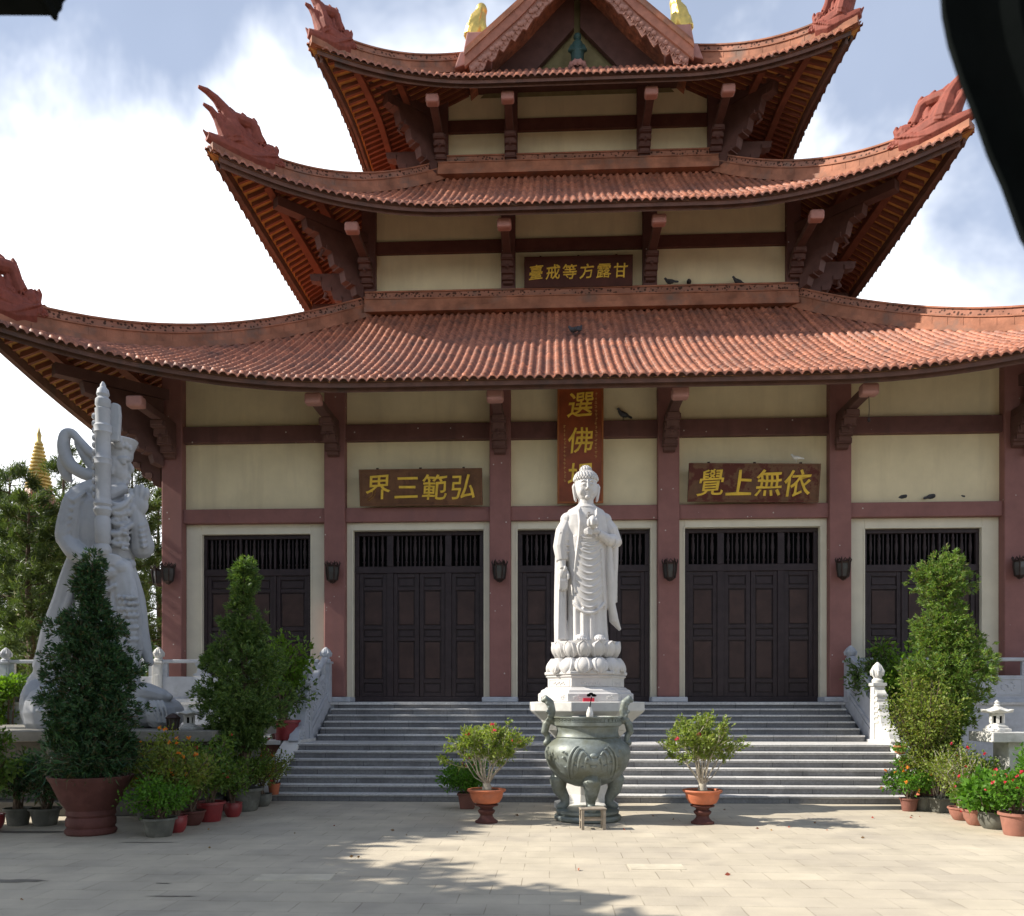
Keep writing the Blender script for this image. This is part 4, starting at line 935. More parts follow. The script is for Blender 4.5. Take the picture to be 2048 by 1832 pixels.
# small offerings
v_ = empty('bud_vase', (CX + .03, D_C - .1, 1.70), 0, 'small pale vase holding one dark wilted flower, on the censer', 'vase')
MB().lathe([(.04, 0), (.055, .03), (.06, .10), (.045, .15), (.028, .19), (.03, .21)], 16).build('body', M['white'], v_, smooth=True)
q = MB(); q.tube([(0, 0, .2), (.02, 0, .32), (.03, 0, .38)], .008, 6); 
for k in range(7): q.ell((.03 + .05 * math.cos(k * .9), .05 * math.sin(k * .9), .40 + .015 * (k % 3)), (.035, .035, .02), 6)
q.build('flower', M['black'], v_)
for i, x in enumerate((-.21, .22)):
    o = MB().lathe([(.03, 0), (.055, .015), (.062, .045), (.05, .05), (.045, .03), (.005, .028)], 16).build('offering_dish', M['white'], None, smooth=True); o.location = (CX + x, D_C - .1, 1.703)
    tag(o, 'tiny white dish on the censer, ' + ('left' if i == 0 else 'right') + ' of the vase', 'dish', 'white dishes on the censer')
o = MB().box(-.1, .1, -.04, .04, 0, .07).build('offering_packet', M['redcard'], None, bevel=.005); o.location = (BO.x - .03, BO.y - .88, hz(1404) + .002); tag(o, 'small red packet lying on the slab at the statue\'s feet', 'packet')

# ---------------------------------------------------------------- guardian statue on the left
D_G = 16.5; SG = FPX / D_G
GO = px(200, 1452, D_G)
G = empty('guardian_statue', GO, 0, 'tall grey stone armoured guardian with raised hand and ringed staff, facing right', 'statue')
def q3(x, y, dy=0): return px(x, y, D_G + dy) - GO
g = MB()
def gt(pts, n=14, flat=1.0): g.stube([q3(p[0], p[1], p[3] if len(p) > 3 else 0) for p in pts], [p[2] / SG for p in pts], n, flat)
# body, skirts, trailing cloak
gt([(212, 985, 34), (208, 1020, 52), (210, 1060, 58), (212, 1100, 56), (212, 1140, 54), (214, 1180, 58), (214, 1250, 62), (212, 1330, 66), (212, 1400, 66), (212, 1440, 60)], 24, .75)
gt([(255, 1130, 14, -.1), (272, 1200, 18, -.1), (285, 1280, 15, -.15), (300, 1325, 8, -.2)], 10)
gt([(160, 1100, 18, .15), (140, 1180, 26, .2), (118, 1270, 34, .25), (100, 1340, 34, .25), (75, 1365, 20, .2), (52, 1380, 6, .2)], 12)
gt([(140, 1190, 14, .1), (120, 1290, 24, .1), (105, 1370, 30, .1), (100, 1430, 34, .1)], 10)
gt([(240, 1140, 26, -.35), (255, 1220, 26, -.38), (262, 1300, 22, -.36), (258, 1350, 10, -.35)], 10, .5)
gt([(180, 1150, 22, -.4), (172, 1240, 24, -.42), (165, 1320, 22, -.4)], 10, .5)
for k in range(6): gt([(170 + 18 * k, 1160, 4, -.42), (166 + 20 * k, 1260, 6, -.48), (160 + 22 * k, 1370, 6, -.5)], 6)
for r in range(9):
    for c in range(5): g.ell(q3(236 + 9 * c + 4 * (r % 2), 1195 + 12 * r, -.56 + .03 * abs(c - 2)), (.045, .03, .05), 6)
# belt and beast buckle
gt([(160, 1125, 10, -.15), (190, 1142, 12, -.42), (225, 1145, 12, -.44), (262, 1128, 10, -.15)], 8)
g.ell(q3(240, 1135, -.42), (.16, .1, .13), 10)
for k in range(14): g.ell(q3(225 + 4 * (k % 7) + 3, 1040 + 12 * (k // 2) * .8, -.42), (.06, .05, .04), 6)
# left arm in heavy sleeve, forearm under the staff
gt([(185, 985, 26), (160, 1005, 30, -.05), (145, 1045, 28, -.1), (138, 1075, 26, -.15)], 12)
gt([(150, 985, 12, -.15), (140, 1030, 16, -.2), (128, 1065, 14, -.2), (121, 1082, 6, -.2)], 8)
gt([(158, 1000, 8, -.3), (154, 1040, 10, -.3), (150, 1075, 8, -.3)], 6)
gt([(135, 1075, 22, -.15), (152, 1102, 21, -.3), (176, 1118, 15, -.42)], 12)
g.ell(q3(195, 1118, -.47), (.20, .13, .12), 10)
for k in range(4): gt([(200, 1108 + 5 * k, 6, -.5), (222, 1112 + 5 * k, 6, -.5), (238, 1116 + 3 * k, 5, -.42)], 6)
gt([(180, 1108, 7, -.52), (188, 1096, 6, -.56), (194, 1090, 4, -.52)], 6)
# right forearm raised, palm to the front
gt([(240, 1010, 24, .1), (268, 1060, 24, .1), (284, 1090, 24, 0)], 12)
gt([(284, 1095, 24, 0), (278, 1058, 20, -.1), (274, 1030, 15, -.15)], 12)
g.ell(q3(277, 1010, -.18), (.20, .09, .22), 12); g.ell(q3(266, 1018, -.24), (.08, .07, .11), 8)
for k, (x, t) in enumerate(((262, 980), (273, 973), (284, 972), (294, 979))): gt([(264 + 9 * k, 998, 6, -.19), (x, (t + 998) / 2, 5.8, -.2), (x, t, 4.5, -.19)], 8)
gt([(262, 1016, 7, -.22), (253, 1003, 6, -.26), (252, 992, 4.5, -.26)], 8)
# collar, neck, head turned to the right, flared crown
gt([(182, 978, 10, -.1), (210, 990, 16, -.25), (245, 978, 12, -.1)], 10)
gt([(228, 985, 20), (232, 960, 19)], 12)
g.ell(q3(234, 932), (.235, .27, .34), 18); g.ell(q3(240, 948), (.19, .2, .2), 14)
gt([(256, 925, 5), (263, 938, 6), (260, 944, 5)], 8); gt([(252, 952, 5), (258, 955, 6), (252, 960, 5)], 8); g.ell(q3(250, 965), (.09, .1, .07), 8)
gt([(240, 918, 5, -.2), (252, 918, 5, -.15), (258, 920, 5, 0)], 8); g.ell(q3(247, 926, -.17), (.06, .05, .035), 8)
g.ell(q3(222, 938, -.24), (.06, .05, .12), 8)
g.lathe([(.25, -.06), (.275, 0), (.28, .10), (.33, .22), (.37, .31), (.34, .33), (.27, .27), (.05, .26)], 24, q3(237, 914), sx=.98, sy=.95); g.ell(q3(218, 892, .02), (.27, .27, .25), 16)
for k in range(9): g.ell(q3(237, 905) + Vector((.30 * math.sin(-1.2 + k * .3), -.30 * math.cos(-1.2 + k * .3), .05 + .03 * (k % 2))), (.045, .045, .06), 6)
g.ell(q3(237, 893) + Vector((.12, -.30, 0)), (.10, .07, .13), 8)
# ribbon loop behind the head
gt([(195, 955, 8, .1), (168, 948, 12, .15), (142, 930, 13, .2), (128, 900, 13, .2), (130, 872, 12, .2), (142, 865, 9, .2), (160, 882, 8, .2), (178, 902, 9, .15), (198, 915, 9, .1)], 10, .9)
gt([(130, 905, 12, .25), (128, 930, 14, .3), (134, 952, 11, .3), (143, 962, 4, .3)], 10, .8)
gt([(158, 886, 10, .26), (172, 912, 12, .26), (190, 938, 10, .22)], 10, .9)
for y0, a in ((1175, 1), (1235, 1), (1295, 1), (1350, 1)):     # swags across the skirt, folds on cloak, sleeve and chest
    gt([(168, y0 - 18, 3.5, -.40), (185, y0, 5, -.47), (210, y0 + 6, 5.5, -.50), (228, y0 - 4, 4, -.50)], 6)
for k in range(7): gt([(158 - 9 * k, 1120 + 30 * k, 3, -.02), (146 - 9 * k, 1170 + 32 * k, 6, -.05), (126 - 10 * k, 1225 + 26 * k, 3, -.02)], 6)
for k in range(6): gt([(170 - 5 * k, 985 + 16 * k, 3.5, -.32), (150 - 4 * k, 1002 + 16 * k, 5, -.34), (132 - 1.5 * k, 992 + 17 * k, 4, -.26)], 6)
for k in range(5): gt([(214, 998 + 20 * k, 3, -.43), (236, 1010 + 20 * k, 5, -.42), (256, 1000 + 22 * k, 4, -.30)], 6)
for k in range(5): gt([(268 + 3 * k, 1048 + 11 * k, 3, -.12), (280 + 2 * k, 1053 + 10 * k, 4.5, -.26), (294, 1046 + 11 * k, 3, -.12)], 6)
# rocks and waves under the feet
for x, y, a, b2, c in ((100, 1425, .45, .6, .55), (70, 1410, .22, .4, .5), (330, 1428, .34, .5, .34), (296, 1415, .3, .5, .4), (200, 1425, .9, .7, .4)): g.ell(q3(x, y, -.1), (a, b2, c), 12)
gt([(255, 1385, 24, -.3), (290, 1385, 20, -.35), (325, 1392, 14, -.35), (338, 1394, 8, -.35)], 10)
for k in range(5):
    x = 78 + 13 * k
    for q_ in range(2): gt([(x - 9, 1410 + 18 * q_, 3, -.62), (x, 1402 + 18 * q_, 4, -.66), (x + 9, 1410 + 18 * q_, 3, -.62)], 6)
for k in range(4): gt([(300 + 8 * k, 1402, 3, -.58), (306 + 9 * k, 1420, 3, -.64), (316 + 7 * k, 1445, 3, -.58)], 6)
for r in range(7):                    # scale armour on the chest
    for c_ in range(5): g.ell(q3(218 + 8.5 * c_ + 4 * (r % 2), 1012 + 13 * r, -.40 + .035 * abs(c_ - 1.5)), (.055, .045, .06), 6)
gt([(204, 1000, 4, -.40), (222, 1018, 5, -.44), (246, 1012, 5, -.40), (262, 990, 4, -.25)], 8); gt([(206, 1060, 5, -.44), (235, 1068, 6, -.45), (262, 1050, 5, -.30)], 8)
for k in range(4): gt([(146 - 6 * k, 1082 - 9 * k, 4, -.30), (134 - 4 * k, 1088 - 9 * k, 5, -.25), (122 - 1 * k, 1080 - 12 * k, 4, -.18)], 6)
g.fuse('figure', M['guard'], G, .019, 1, .35)
st = MB(); c = q3(206, 1110, -.50)
P_ = [(.13, 0), (.17, .05), (.175, .12), (.13, .2), (.155, .24), (.16, .66), (.13, .72), (.165, .78), (.19, .84), (.16, .9), (.19, .95), (.165, 1.02), (.15, 1.1), (.155, 1.66), (.18, 1.7), (.17, 1.75), (.185, 1.8), (.15, 1.85), (.155, 2.26), (.185, 2.3), (.175, 2.35), (.185, 2.42), (.15, 2.46), (.155, 2.72), (.16, 2.74), (.12, 2.76), (.155, 2.82), (.15, 2.92), (.10, 2.97), (.13, 3.02), (.11, 3.11), (.06, 3.16), (.055, 3.2), (.02, 3.26)]
st.lathe([(r * .9, z) for r, z in P_], 18, c)
for z in np.arange(1.12, 2.7, .135): st.ell(c + Vector((-.15, -.02, z)), (.055, .06, .065), 6)
st.build('ringed_staff', M['guard'], G, smooth=True)
MB().prism([(-.09, 0), (.10, 0), (.13, .5), (.11, .70), (0, .74), (-.09, .7)], -.05, .05, Matrix.Translation(q3(229, 884, -.42))).build('staff_blade', M['guard'], G, bevel=.03)
# plinth below it, with an overhanging slab
PL = empty('statue_plinth', (0, 0, 0), 0, 'dark concrete plinth with overhanging slab carrying the grey guardian statue', 'plinth')
dp = 14.75; x0 = px(-260, 0, dp).x; x1 = px(425, 0, dp).x
MB().box(x0, x1, dp, dp + 4.0, 1.30, 1.49).build('slab', M['conc'], PL, bevel=.015)
MB().box(x0 + .25, x1 - .28, dp + .35, dp + 3.8, .26, 1.299).build('body', M['dkconc'], PL, bevel=.02)
MB().box(x0, x1 - .05, dp + .05, dp + 3.9, 0, .259).build('footing', M['dkconc'], PL, bevel=.02)
for x in (x1 - .62, x0 + .6, (x0 + x1) / 2): MB().box(x - .1, x + .1, dp + .14, dp + .34, .26, 1.298).build('leg', M['conc'], PL, bevel=.02)
PR = empty('stone_bench', (0, 0, 0), 0, 'pale stone slab on short legs carrying the right stone lantern', 'bench')
a0, a1 = px(1967, 0, 15.2).x, px(2250, 0, 15.2).x
MB().box(a0, a1, 14.9, 15.7, 1.28, 1.46).build('slab', M['whstone'], PR, bevel=.015)
for x in (a0 + .5, a1 - .5): MB().box(x - .14, x + .14, 15.05, 15.55, 0, 1.279).build('leg', M['whstone'], PR, bevel=.02)

def stone_lantern(p, s, label):
    o = empty('stone_lantern', p, R(8), label, 'stone lantern', 'little stone lanterns')
    k = lambda *a: [(r * s, z * s) for r, z in a]
    MB().lathe(k((.5, 0), (.5, .1), (.40, .12), (.38, .2), (.30, .22), (.22, .3)), 6).build('base', M['whstone'], o, bevel=.008)
    b = MB()
    for i in range(6):
        a = math.pi / 3 * i; b.box(.18 * s, .25 * s, -.05 * s, .05 * s, .30 * s, .62 * s, Matrix.Rotation(a, 4, 'Z'))
    b.lathe(k((.25, .56), (.25, .64)), 6); b.build('lamp_chamber', M['whstone'], o)
    MB().lathe(k((.16, .3), (.16, .56)), 6).build('hollow_shade_core', M['black'], o)  # solid black core stands in for the shade inside the chamber
    b = MB(); rs = []
    for r, z, u in ((.2, .64, 0), (.56, .69, .07), (.58, .73, .08), (.40, .76, .03), (.24, .84, 0), (.12, .9, 0)):
        rs.append([(s * r * math.cos(a) * (1 if i % 2 == 0 else .9), s * r * math.sin(a) * (1 if i % 2 == 0 else .9), s * (z + (u if i % 2 == 0 else 0))) for i, a in enumerate(np.linspace(0, 2 * math.pi, 13)[:-1])])
    b.rings(rs); b.build('roof', M['whstone'], o, bevel=.006)
    MB().lathe(k((.08, .88), (.11, .95), (.06, 1.0), (.09, 1.05), (.01, 1.14)), 10).build('finial', M['whstone'], o, smooth=True)
    return o
stone_lantern(px(1994, 0, 15.3) * Vector((1, 1, 0)) + Vector((0, 0, 1.461)) if False else Vector((px(1994, 0, 15.3).x, 15.3, 1.461)), .50, 'bright sunlit stone lantern on the slab at the right edge')
stone_lantern(Vector((px(378, 0, 15.4).x, 15.4, 1.491)), .40, 'shaded stone lantern on the plinth beside the guardian statue')
bl = empty('metal_lantern', (px(346, 0, 15.1).x, 15.1, 1.491), 0, 'small black metal lantern on the plinth left of the shaded stone lantern', 'lantern')
b = MB().lathe([(.10, 0), (.11, .02), (.09, .04)], 8); b.lathe([(.13, .2), (.14, .22), (.08, .27), (.02, .3)], 8)
for k in range(8): b.tube([(.09 * math.cos(k * .785), .09 * math.sin(k * .785), .03), (.115 * math.cos(k * .785), .115 * math.sin(k * .785), .21)], .012, 5)
b.build('frame', M['iron'], bl); MB().lathe([(.08, .04), (.1, .2)], 8).build('glass', M['glass'], bl)
# planting ledge left of the stair
LG = empty('planting_ledge', ORG, -TH_, 'pale topped brown ledge wall left of the stair carrying a red pot', 'ledge')
MB().box(-11.5, -7.0, -3.3, -1.01, 0, 1.02).build('wall', M['brownpot'], LG); MB().box(-11.6, -6.95, -3.38, -1.005, 1.022, 1.12).build('coping', M['whstone'], LG, bevel=.01)
# little things on the gable
for i, sg in enumerate((-1, 1)):
    g = MB(); F = lambda x, z, y=0: (x * sg, y, z)
    g.tube([F(.35, 0), F(.22, .3), F(.05, .62), F(-.02, .95)], [.36, .40, .30, .22], 12); g.ell(F(-.04, 1.05), (.24, .26, .26), 12); g.tube([F(-.1, .5, -.18), F(-.2, .2, -.2), F(-.22, 0, -.2)], [.13, .1, .1], 8); g.tube([F(-.1, .5, .18), F(-.2, .2, .2), F(-.22, 0, .2)], [.13, .1, .1], 8)
    for k in range(8): g.tube([F(-.1 + .06 * k, 1.15 - .05 * k, -.22), F(-.02 + .06 * k, .7 - .04 * k, -.33), F(.1 + .05 * k, .3, -.33)], [.03, .045, .03], 6)
    o = g.fuse('gilded_lion', M['gold'], None, .035, 1); o.location = L(sg * -3.1, vg + .4, 23.11); o.rotation_euler = (0, 0, -TH_); o.scale = (-.8, .8, .85); 
    tag(o, 'gilded seated beast on the ' + ('left' if sg > 0 else 'right') + ' foot of the top gable', 'roof figure', 'gilded beasts on the gable')
jf = empty('gable_figure', L(0, vg + .9, 22.3), -TH_, 'small dark green figure on a pink lotus inside the top gable', 'figure')
g = MB(); g.tube([(0, 0, .35), (0, 0, .9), (0, 0, 1.3), (0, 0, 1.45)], [.22, .26, .2, .1], 12); g.ell((0, 0, 1.6), .16, 12); g.tube([(-.2, 0, 1.2), (-.3, -.1, .9), (-.1, -.25, .85)], [.09, .08, .06], 8); g.tube([(.2, 0, 1.2), (.3, -.1, .9), (.1, -.25, .85)], [.09, .08, .06], 8)
g.fuse('body', M['jade'], jf, .03, 2)
petals(.3, .1, 10, .25, True, None, 0).build('lotus_seat', M['pink'], jf, smooth=True); jf.scale = (.85, .85, .72)
# pigeons
pg = MB(); pg.tube([(-.13, 0, .13), (-.06, 0, .14), (.04, 0, .16), (.10, 0, .21), (.12, 0, .25)], [.028, .06, .068, .042, .03], 10); pg.ell((.135, 0, .265), (.036, .03, .032), 10); pg.tube([(.16, 0, .262), (.19, 0, .252)], [.012, .003], 6)
pg.tube([(-.1, 0, .13), (-.2, 0, .10), (-.25, 0, .085)], [.035, .032, .02], 8, .5); pg.tube([(0, .02, .1), (.0, .02, 0)], .009, 5); pg.tube([(0, -.02, .1), (.0, -.02, 0)], .009, 5)
pme = pg.fuse('pigeon', M['pigeon'], None, .010, 1)
PG = [((1340, 560), 25.9, 14.63, 150, 'pigeon facing left on the second-storey ridge, nearest the plaque'), ((1378, 556), 25.9, 14.63, 80, 'upright pigeon on the second-storey ridge, middle of three'), ((1476, 553), 25.9, 14.63, 190, 'pigeon facing away right on the second-storey ridge'),
      ((1806, 993), 21.85, 7.09, 5, 'pigeon lying low on the lower beam, leftmost of three'), ((1863, 990), 21.8, 7.09, 20, 'pigeon on the lower beam, middle of three above the right door'), ((1922, 990), 21.8, 7.09, 170, 'pigeon on the lower beam nearest the rightmost column'),
      ((1897, 820), 21.85, 9.28, 10, 'pigeon in shade on the upper beam, farther from the rightmost column'), ((1948, 818), 21.85, 9.28, 160, 'pigeon in shade on the upper beam beside the rightmost column'), ((1247, 828), 22.05, 9.28, 200, 'pigeon on the upper beam right of the upright red plaque'),
      ((1158, 700), 24.0, None, 60, 'dark pigeon sitting on the roof tiles above the upright plaque'), ((1147, 705), 23.9, None, 140, 'second dark pigeon on the roof tiles, just left of the other')]
for i, ((x, y), d, z, rz, lab) in enumerate(PG):
    o = pme if i == 0 else pme.copy()
    if i: C.objects.link(o)
    p = px(x, y, d)
    if z is None:
        lp = TM.inverted() @ p; rr_ = F1.eave(lp.x) if False else 4.1 - lp.y; p.z = float(F1.z(lp.x, rr_)) + .04
    else: p.z = z
    o.location = p; o.rotation_euler = (0, 0, R(rz)); o.scale = (1.1,) * 3; tag(o, lab, 'bird', 'pigeons on the temple')
wp = pme.copy(); wp.data = pme.data.copy(); wp.data.materials.clear(); wp.data.materials.append(M['white']); C.objects.link(wp); wp.location = L(W + 1.0, -.47, 8.04); wp.scale = (.8,) * 3
tag(wp, 'white pigeon perched on the flaking right plaque', 'bird', 'pigeons on the temple')
sn = empty('hanging_sensor', L(U1[4], -2.2, 9.08), 0, 'small dark weight hanging on a thin cable under the right eave', 'cable')
MB().tube([(0, 0, 0), (.01, 0, -.3), (0, 0, -.5)], .008, 6).build('cable', M['iron'], sn); MB().ell((0, 0, -.55), (.04, .04, .06), 8).build('weight', M['iron'], sn)
# ---------------------------------------------------------------- plants
def unit(a): return a / np.maximum(1e-6, np.linalg.norm(a, axis=1, keepdims=True))
def leafv(P, D, S, asp, rng, curl=.18):
    n = len(P); D = unit(D); Wd = unit(np.cross(D, rng.normal(size=(n, 3)))); Nn = np.cross(D, Wd); S = np.broadcast_to(S, (n,))[:, None]
    mid = P + D * S * .48
    V = np.stack([P, mid + Wd * S * asp + Nn * S * curl * .4, P + D * S - Nn * S * curl, mid - Wd * S * asp + Nn * S * curl * .4], 1).reshape(-1, 3)
    return V
def leaves(name, P, D, S, asp, m, parent, rng, more=None):
    V = leafv(P, D, S, asp, rng); n = len(V) // 4
    if more is None: return np_mesh(name, V, np.arange(4 * n).reshape(n, 4), m, parent)
    V2 = leafv(more[0], more[1], more[2], more[3], rng); k = len(V2) // 4
    return np_mesh(name, np.vstack([V, V2]), np.arange(4 * (n + k)).reshape(n + k, 4), [m, more[4]], parent, mi=[0] * n + [1] * k)
def sphere(rng, n): return unit(rng.normal(size=(n, 3)))
POTS = {'urn': [(.62, 0), (.66, .03), (.66, .08), (.60, .12), (.64, .16), (.64, .26), (.60, .30), (.64, .34), (.62, .42), (.80, .60), (1.0, .88), (1.10, .98), (1.10, 1.0), (1.0, 1.0), (.9, .92), (.02, .9)],
        'tub': [(.66, 0), (.70, .05), (.88, .86), (1.0, .88), (1.0, 1.0), (.9, 1.0), (.86, .9), (.02, .88)],
        'bowl': [(.5, 0), (.62, .08), (.86, .45), (.95, .80), (1.06, .88), (1.06, 1.0), (.92, 1.0), (.88, .9), (.02, .88)],
        'round': [(.62, 0), (.82, .2), (.96, .5), (.98, .78), (.92, .92), (1.0, .94), (1.0, 1.0), (.86, 1.0), (.82, .9), (.02, .88)]}
def pot(kind, r, h, m, parent, n=28, z=0, name='pot'):
    prof = [(a * r, b * h + z) for a, b in POTS[kind]]
    ph = math.pi / n if n < 9 else 0
    MB().lathe(prof, n, ph=ph).build(name, m, parent, smooth=n > 8, bevel=.01 if n < 9 else 0)
    MB().lathe([(.84 * r, z + h * .90), (.3 * r, z + h * .93), (.01, z + h * .94)], n, ph=ph).build('soil', M['soil'], parent)
def ptree(x, ybase, ytop, d, prof, potk, label, m, lm, seed, tufts=2300, zc=.0, dens=1.0, leaf=.075, slim=.86):
    # clipped conifer: crown of leaf tufts gathered in clumps round a trunk. prof = [(height fraction, radius)]
    prof = [(q[0], q[1] * slim) + tuple(q[2:]) for q in prof]
    rng = np.random.default_rng(seed); p = px(x, 0, d); o = empty('clipped_tree', (p.x, d, 0), 0, label, 'potted tree', 'clipped conifer trees in pots')
    kind, r, h, pm = potk; pot(kind, r, h, pm, o)
    z0 = zc; z1 = EYE + (HOR - ytop) * d / FPX
    pz = [q[0] for q in prof]; pr = [q[1] for q in prof]; px_ = [q[2] if len(q) > 2 else 0 for q in prof]
    nC = int(150 * dens); C_ = []
    while len(C_) < nC:
        f = rng.uniform(0, 1) ** 1.15; R0 = max(.05, np.interp(f, pz, pr) - .15) * (1 + .13 * math.sin(f * 31 + seed))
        if rng.uniform(0, 1) > (R0 / max(pr)) * .9 + .15: continue
        a = rng.uniform(0, 2 * np.pi); rr = R0 * rng.uniform(.5, 1.08) if rng.uniform() < .85 else R0 * rng.uniform(0, .5)
        C_.append((np.interp(f, pz, px_) + rr * math.cos(a), rr * math.sin(a), z0 + (z1 - z0) * f))
    C_ = np.array(C_); cr = rng.uniform(.12, .26, nC) * (.6 + .55 * np.interp((C_[:, 2] - z0) / (z1 - z0), pz, pr) / max(pr))
    t = MB(); t.tube([(0, 0, h * .9), (.05, 0, z0 + .2), (px_[len(px_) // 2] * .8, 0, z0 + (z1 - z0) * .5), (px_[-1], 0, z1 - .15)], [.085, .075, .05, .02], 8); t.build('trunk', M['bark'], o, smooth=True)
    b = MB()
    for c in C_[::2]:
        zb = max(h, c[2] - .25); xx = np.interp((zb - z0) / (z1 - z0), pz, px_); b.tube([(xx, 0, zb), (c[0] * .6 + xx * .4, c[1] * .6, c[2] - .08), tuple(c)], [.022, .014, .006], 5)
    b.build('branches', M['bark'], o)
    tufts = int(tufts * 1.6); k = rng.integers(0, nC, tufts); dirs = sphere(rng, tufts); dirs[:, 2] = dirs[:, 2] * .8 + .1; T_ = C_[k] + unit(dirs) * (cr[k] * rng.uniform(.55, 1.1, tufts) * np.where(rng.uniform(size=tufts) < .05, 1.4, 1))[:, None]
    per = 14; P = np.repeat(T_, per, 0) + rng.normal(0, .018, (tufts * per, 3))
    out = T_ - np.c_[np.interp((T_[:, 2] - z0) / (z1 - z0), pz, px_), np.zeros(tufts), T_[:, 2]]
    Dd = np.repeat(unit(dirs) + .5 * unit(out) + np.array([0, 0, .35]), per, 0) + rng.normal(0, .65, (tufts * per, 3))
    leaves('foliage', P, Dd, rng.uniform(.7, 1.25, tufts * per) * leaf, .15, lm, o, rng)
    return o
def shrub(x, ybase, ytop, half, label, pk, lm, seed, nst=9, nl=900, leaf=.07, flower=None, nf=0, stemm='bark', thick=.012, asp=.28, z0=0, zf=.35, name='potted_shrub', cat='potted plant', group='potted shrubs beside the stair', d=None, lean=0, potn=28, fan=None, fl=.05):
    rng = np.random.default_rng(seed); d = d or gd(ybase); p = px(x, 0, d); nl = int(nl * 1.9); half *= 1.08
    o = empty(name, (p.x, d, z0), rng.uniform(0, 6), label, cat, group); kind, r, h, pm = pk; pot(kind, r, h, M[pm], o, potn)
    H = EYE + (HOR - ytop) * d / FPX - z0; hw = half * d / FPX
    s = MB(); Pl = []; Dl = []; tips = []
    for i in range(nst):
        a = 2 * np.pi * (i + rng.uniform(-.3, .3)) / nst; f = math.sqrt(rng.uniform(.05, 1)) * hw
        top = np.array([f * math.cos(a) + lean, f * math.sin(a), H * rng.uniform(.72, 1) * (1 - .25 * (f / hw) ** 2)])
        b0 = np.array([rng.uniform(-.25, .25) * r, rng.uniform(-.25, .25) * r, h * .9]); mid = b0 * .5 + top * .5 + np.array([rng.normal(0, .04), rng.normal(0, .04), .06 * H]); mid[:2] *= .75
        pts = [b0, b0 * .6 + mid * .4, mid, mid * .45 + top * .55, top]; s.tube(pts, [thick * 1.5, thick * 1.3, thick, thick * .8, thick * .4], 5)
        pts = np.array(pts); m_ = int(nl / nst)
        t = rng.uniform(zf, 1, m_) ** .8 * 4; i0 = np.clip(t.astype(int), 0, 3); fr = (t - i0)[:, None]; c = pts[i0] * (1 - fr) + pts[i0 + 1] * fr
        off = sphere(rng, m_) * (rng.uniform(.02, 1, m_) ** .7 * hw * .38)[:, None]; Pl.append(c + off); Dl.append(off + rng.normal(0, .08, (m_, 3)) + np.array([0, 0, .03])); tips.append(top)
        for j in range(3):
            q = pts[2 + j % 2] ; e = q + rng.normal(0, hw * .25, 3) + np.array([0, 0, .12 * H]); s.tube([q, (q + e) / 2 + np.array([0, 0, .02]), e], [thick * .7, thick * .5, thick * .25], 4); tips.append(e)
    s.build('stems', M[stemm], o)
    Pl = np.vstack(Pl); Dl = np.vstack(Dl); Pl[:, 2] = np.maximum(Pl[:, 2], h * .75)
    fo = None
    if nf:
        tp = np.array(tips); k = rng.integers(0, len(tp), nf); c = tp[k] + sphere(rng, nf) * hw * .22; n = 7
        fo = (np.repeat(c, n, 0), sphere(rng, nf * n) + np.array([0, -.2, .3]), fl * .75, .5, M[flower])
    leaves('foliage', Pl, Dl, rng.uniform(.6, 1.3, len(Pl)) * leaf, asp, M[lm], o, rng, fo)
    return o
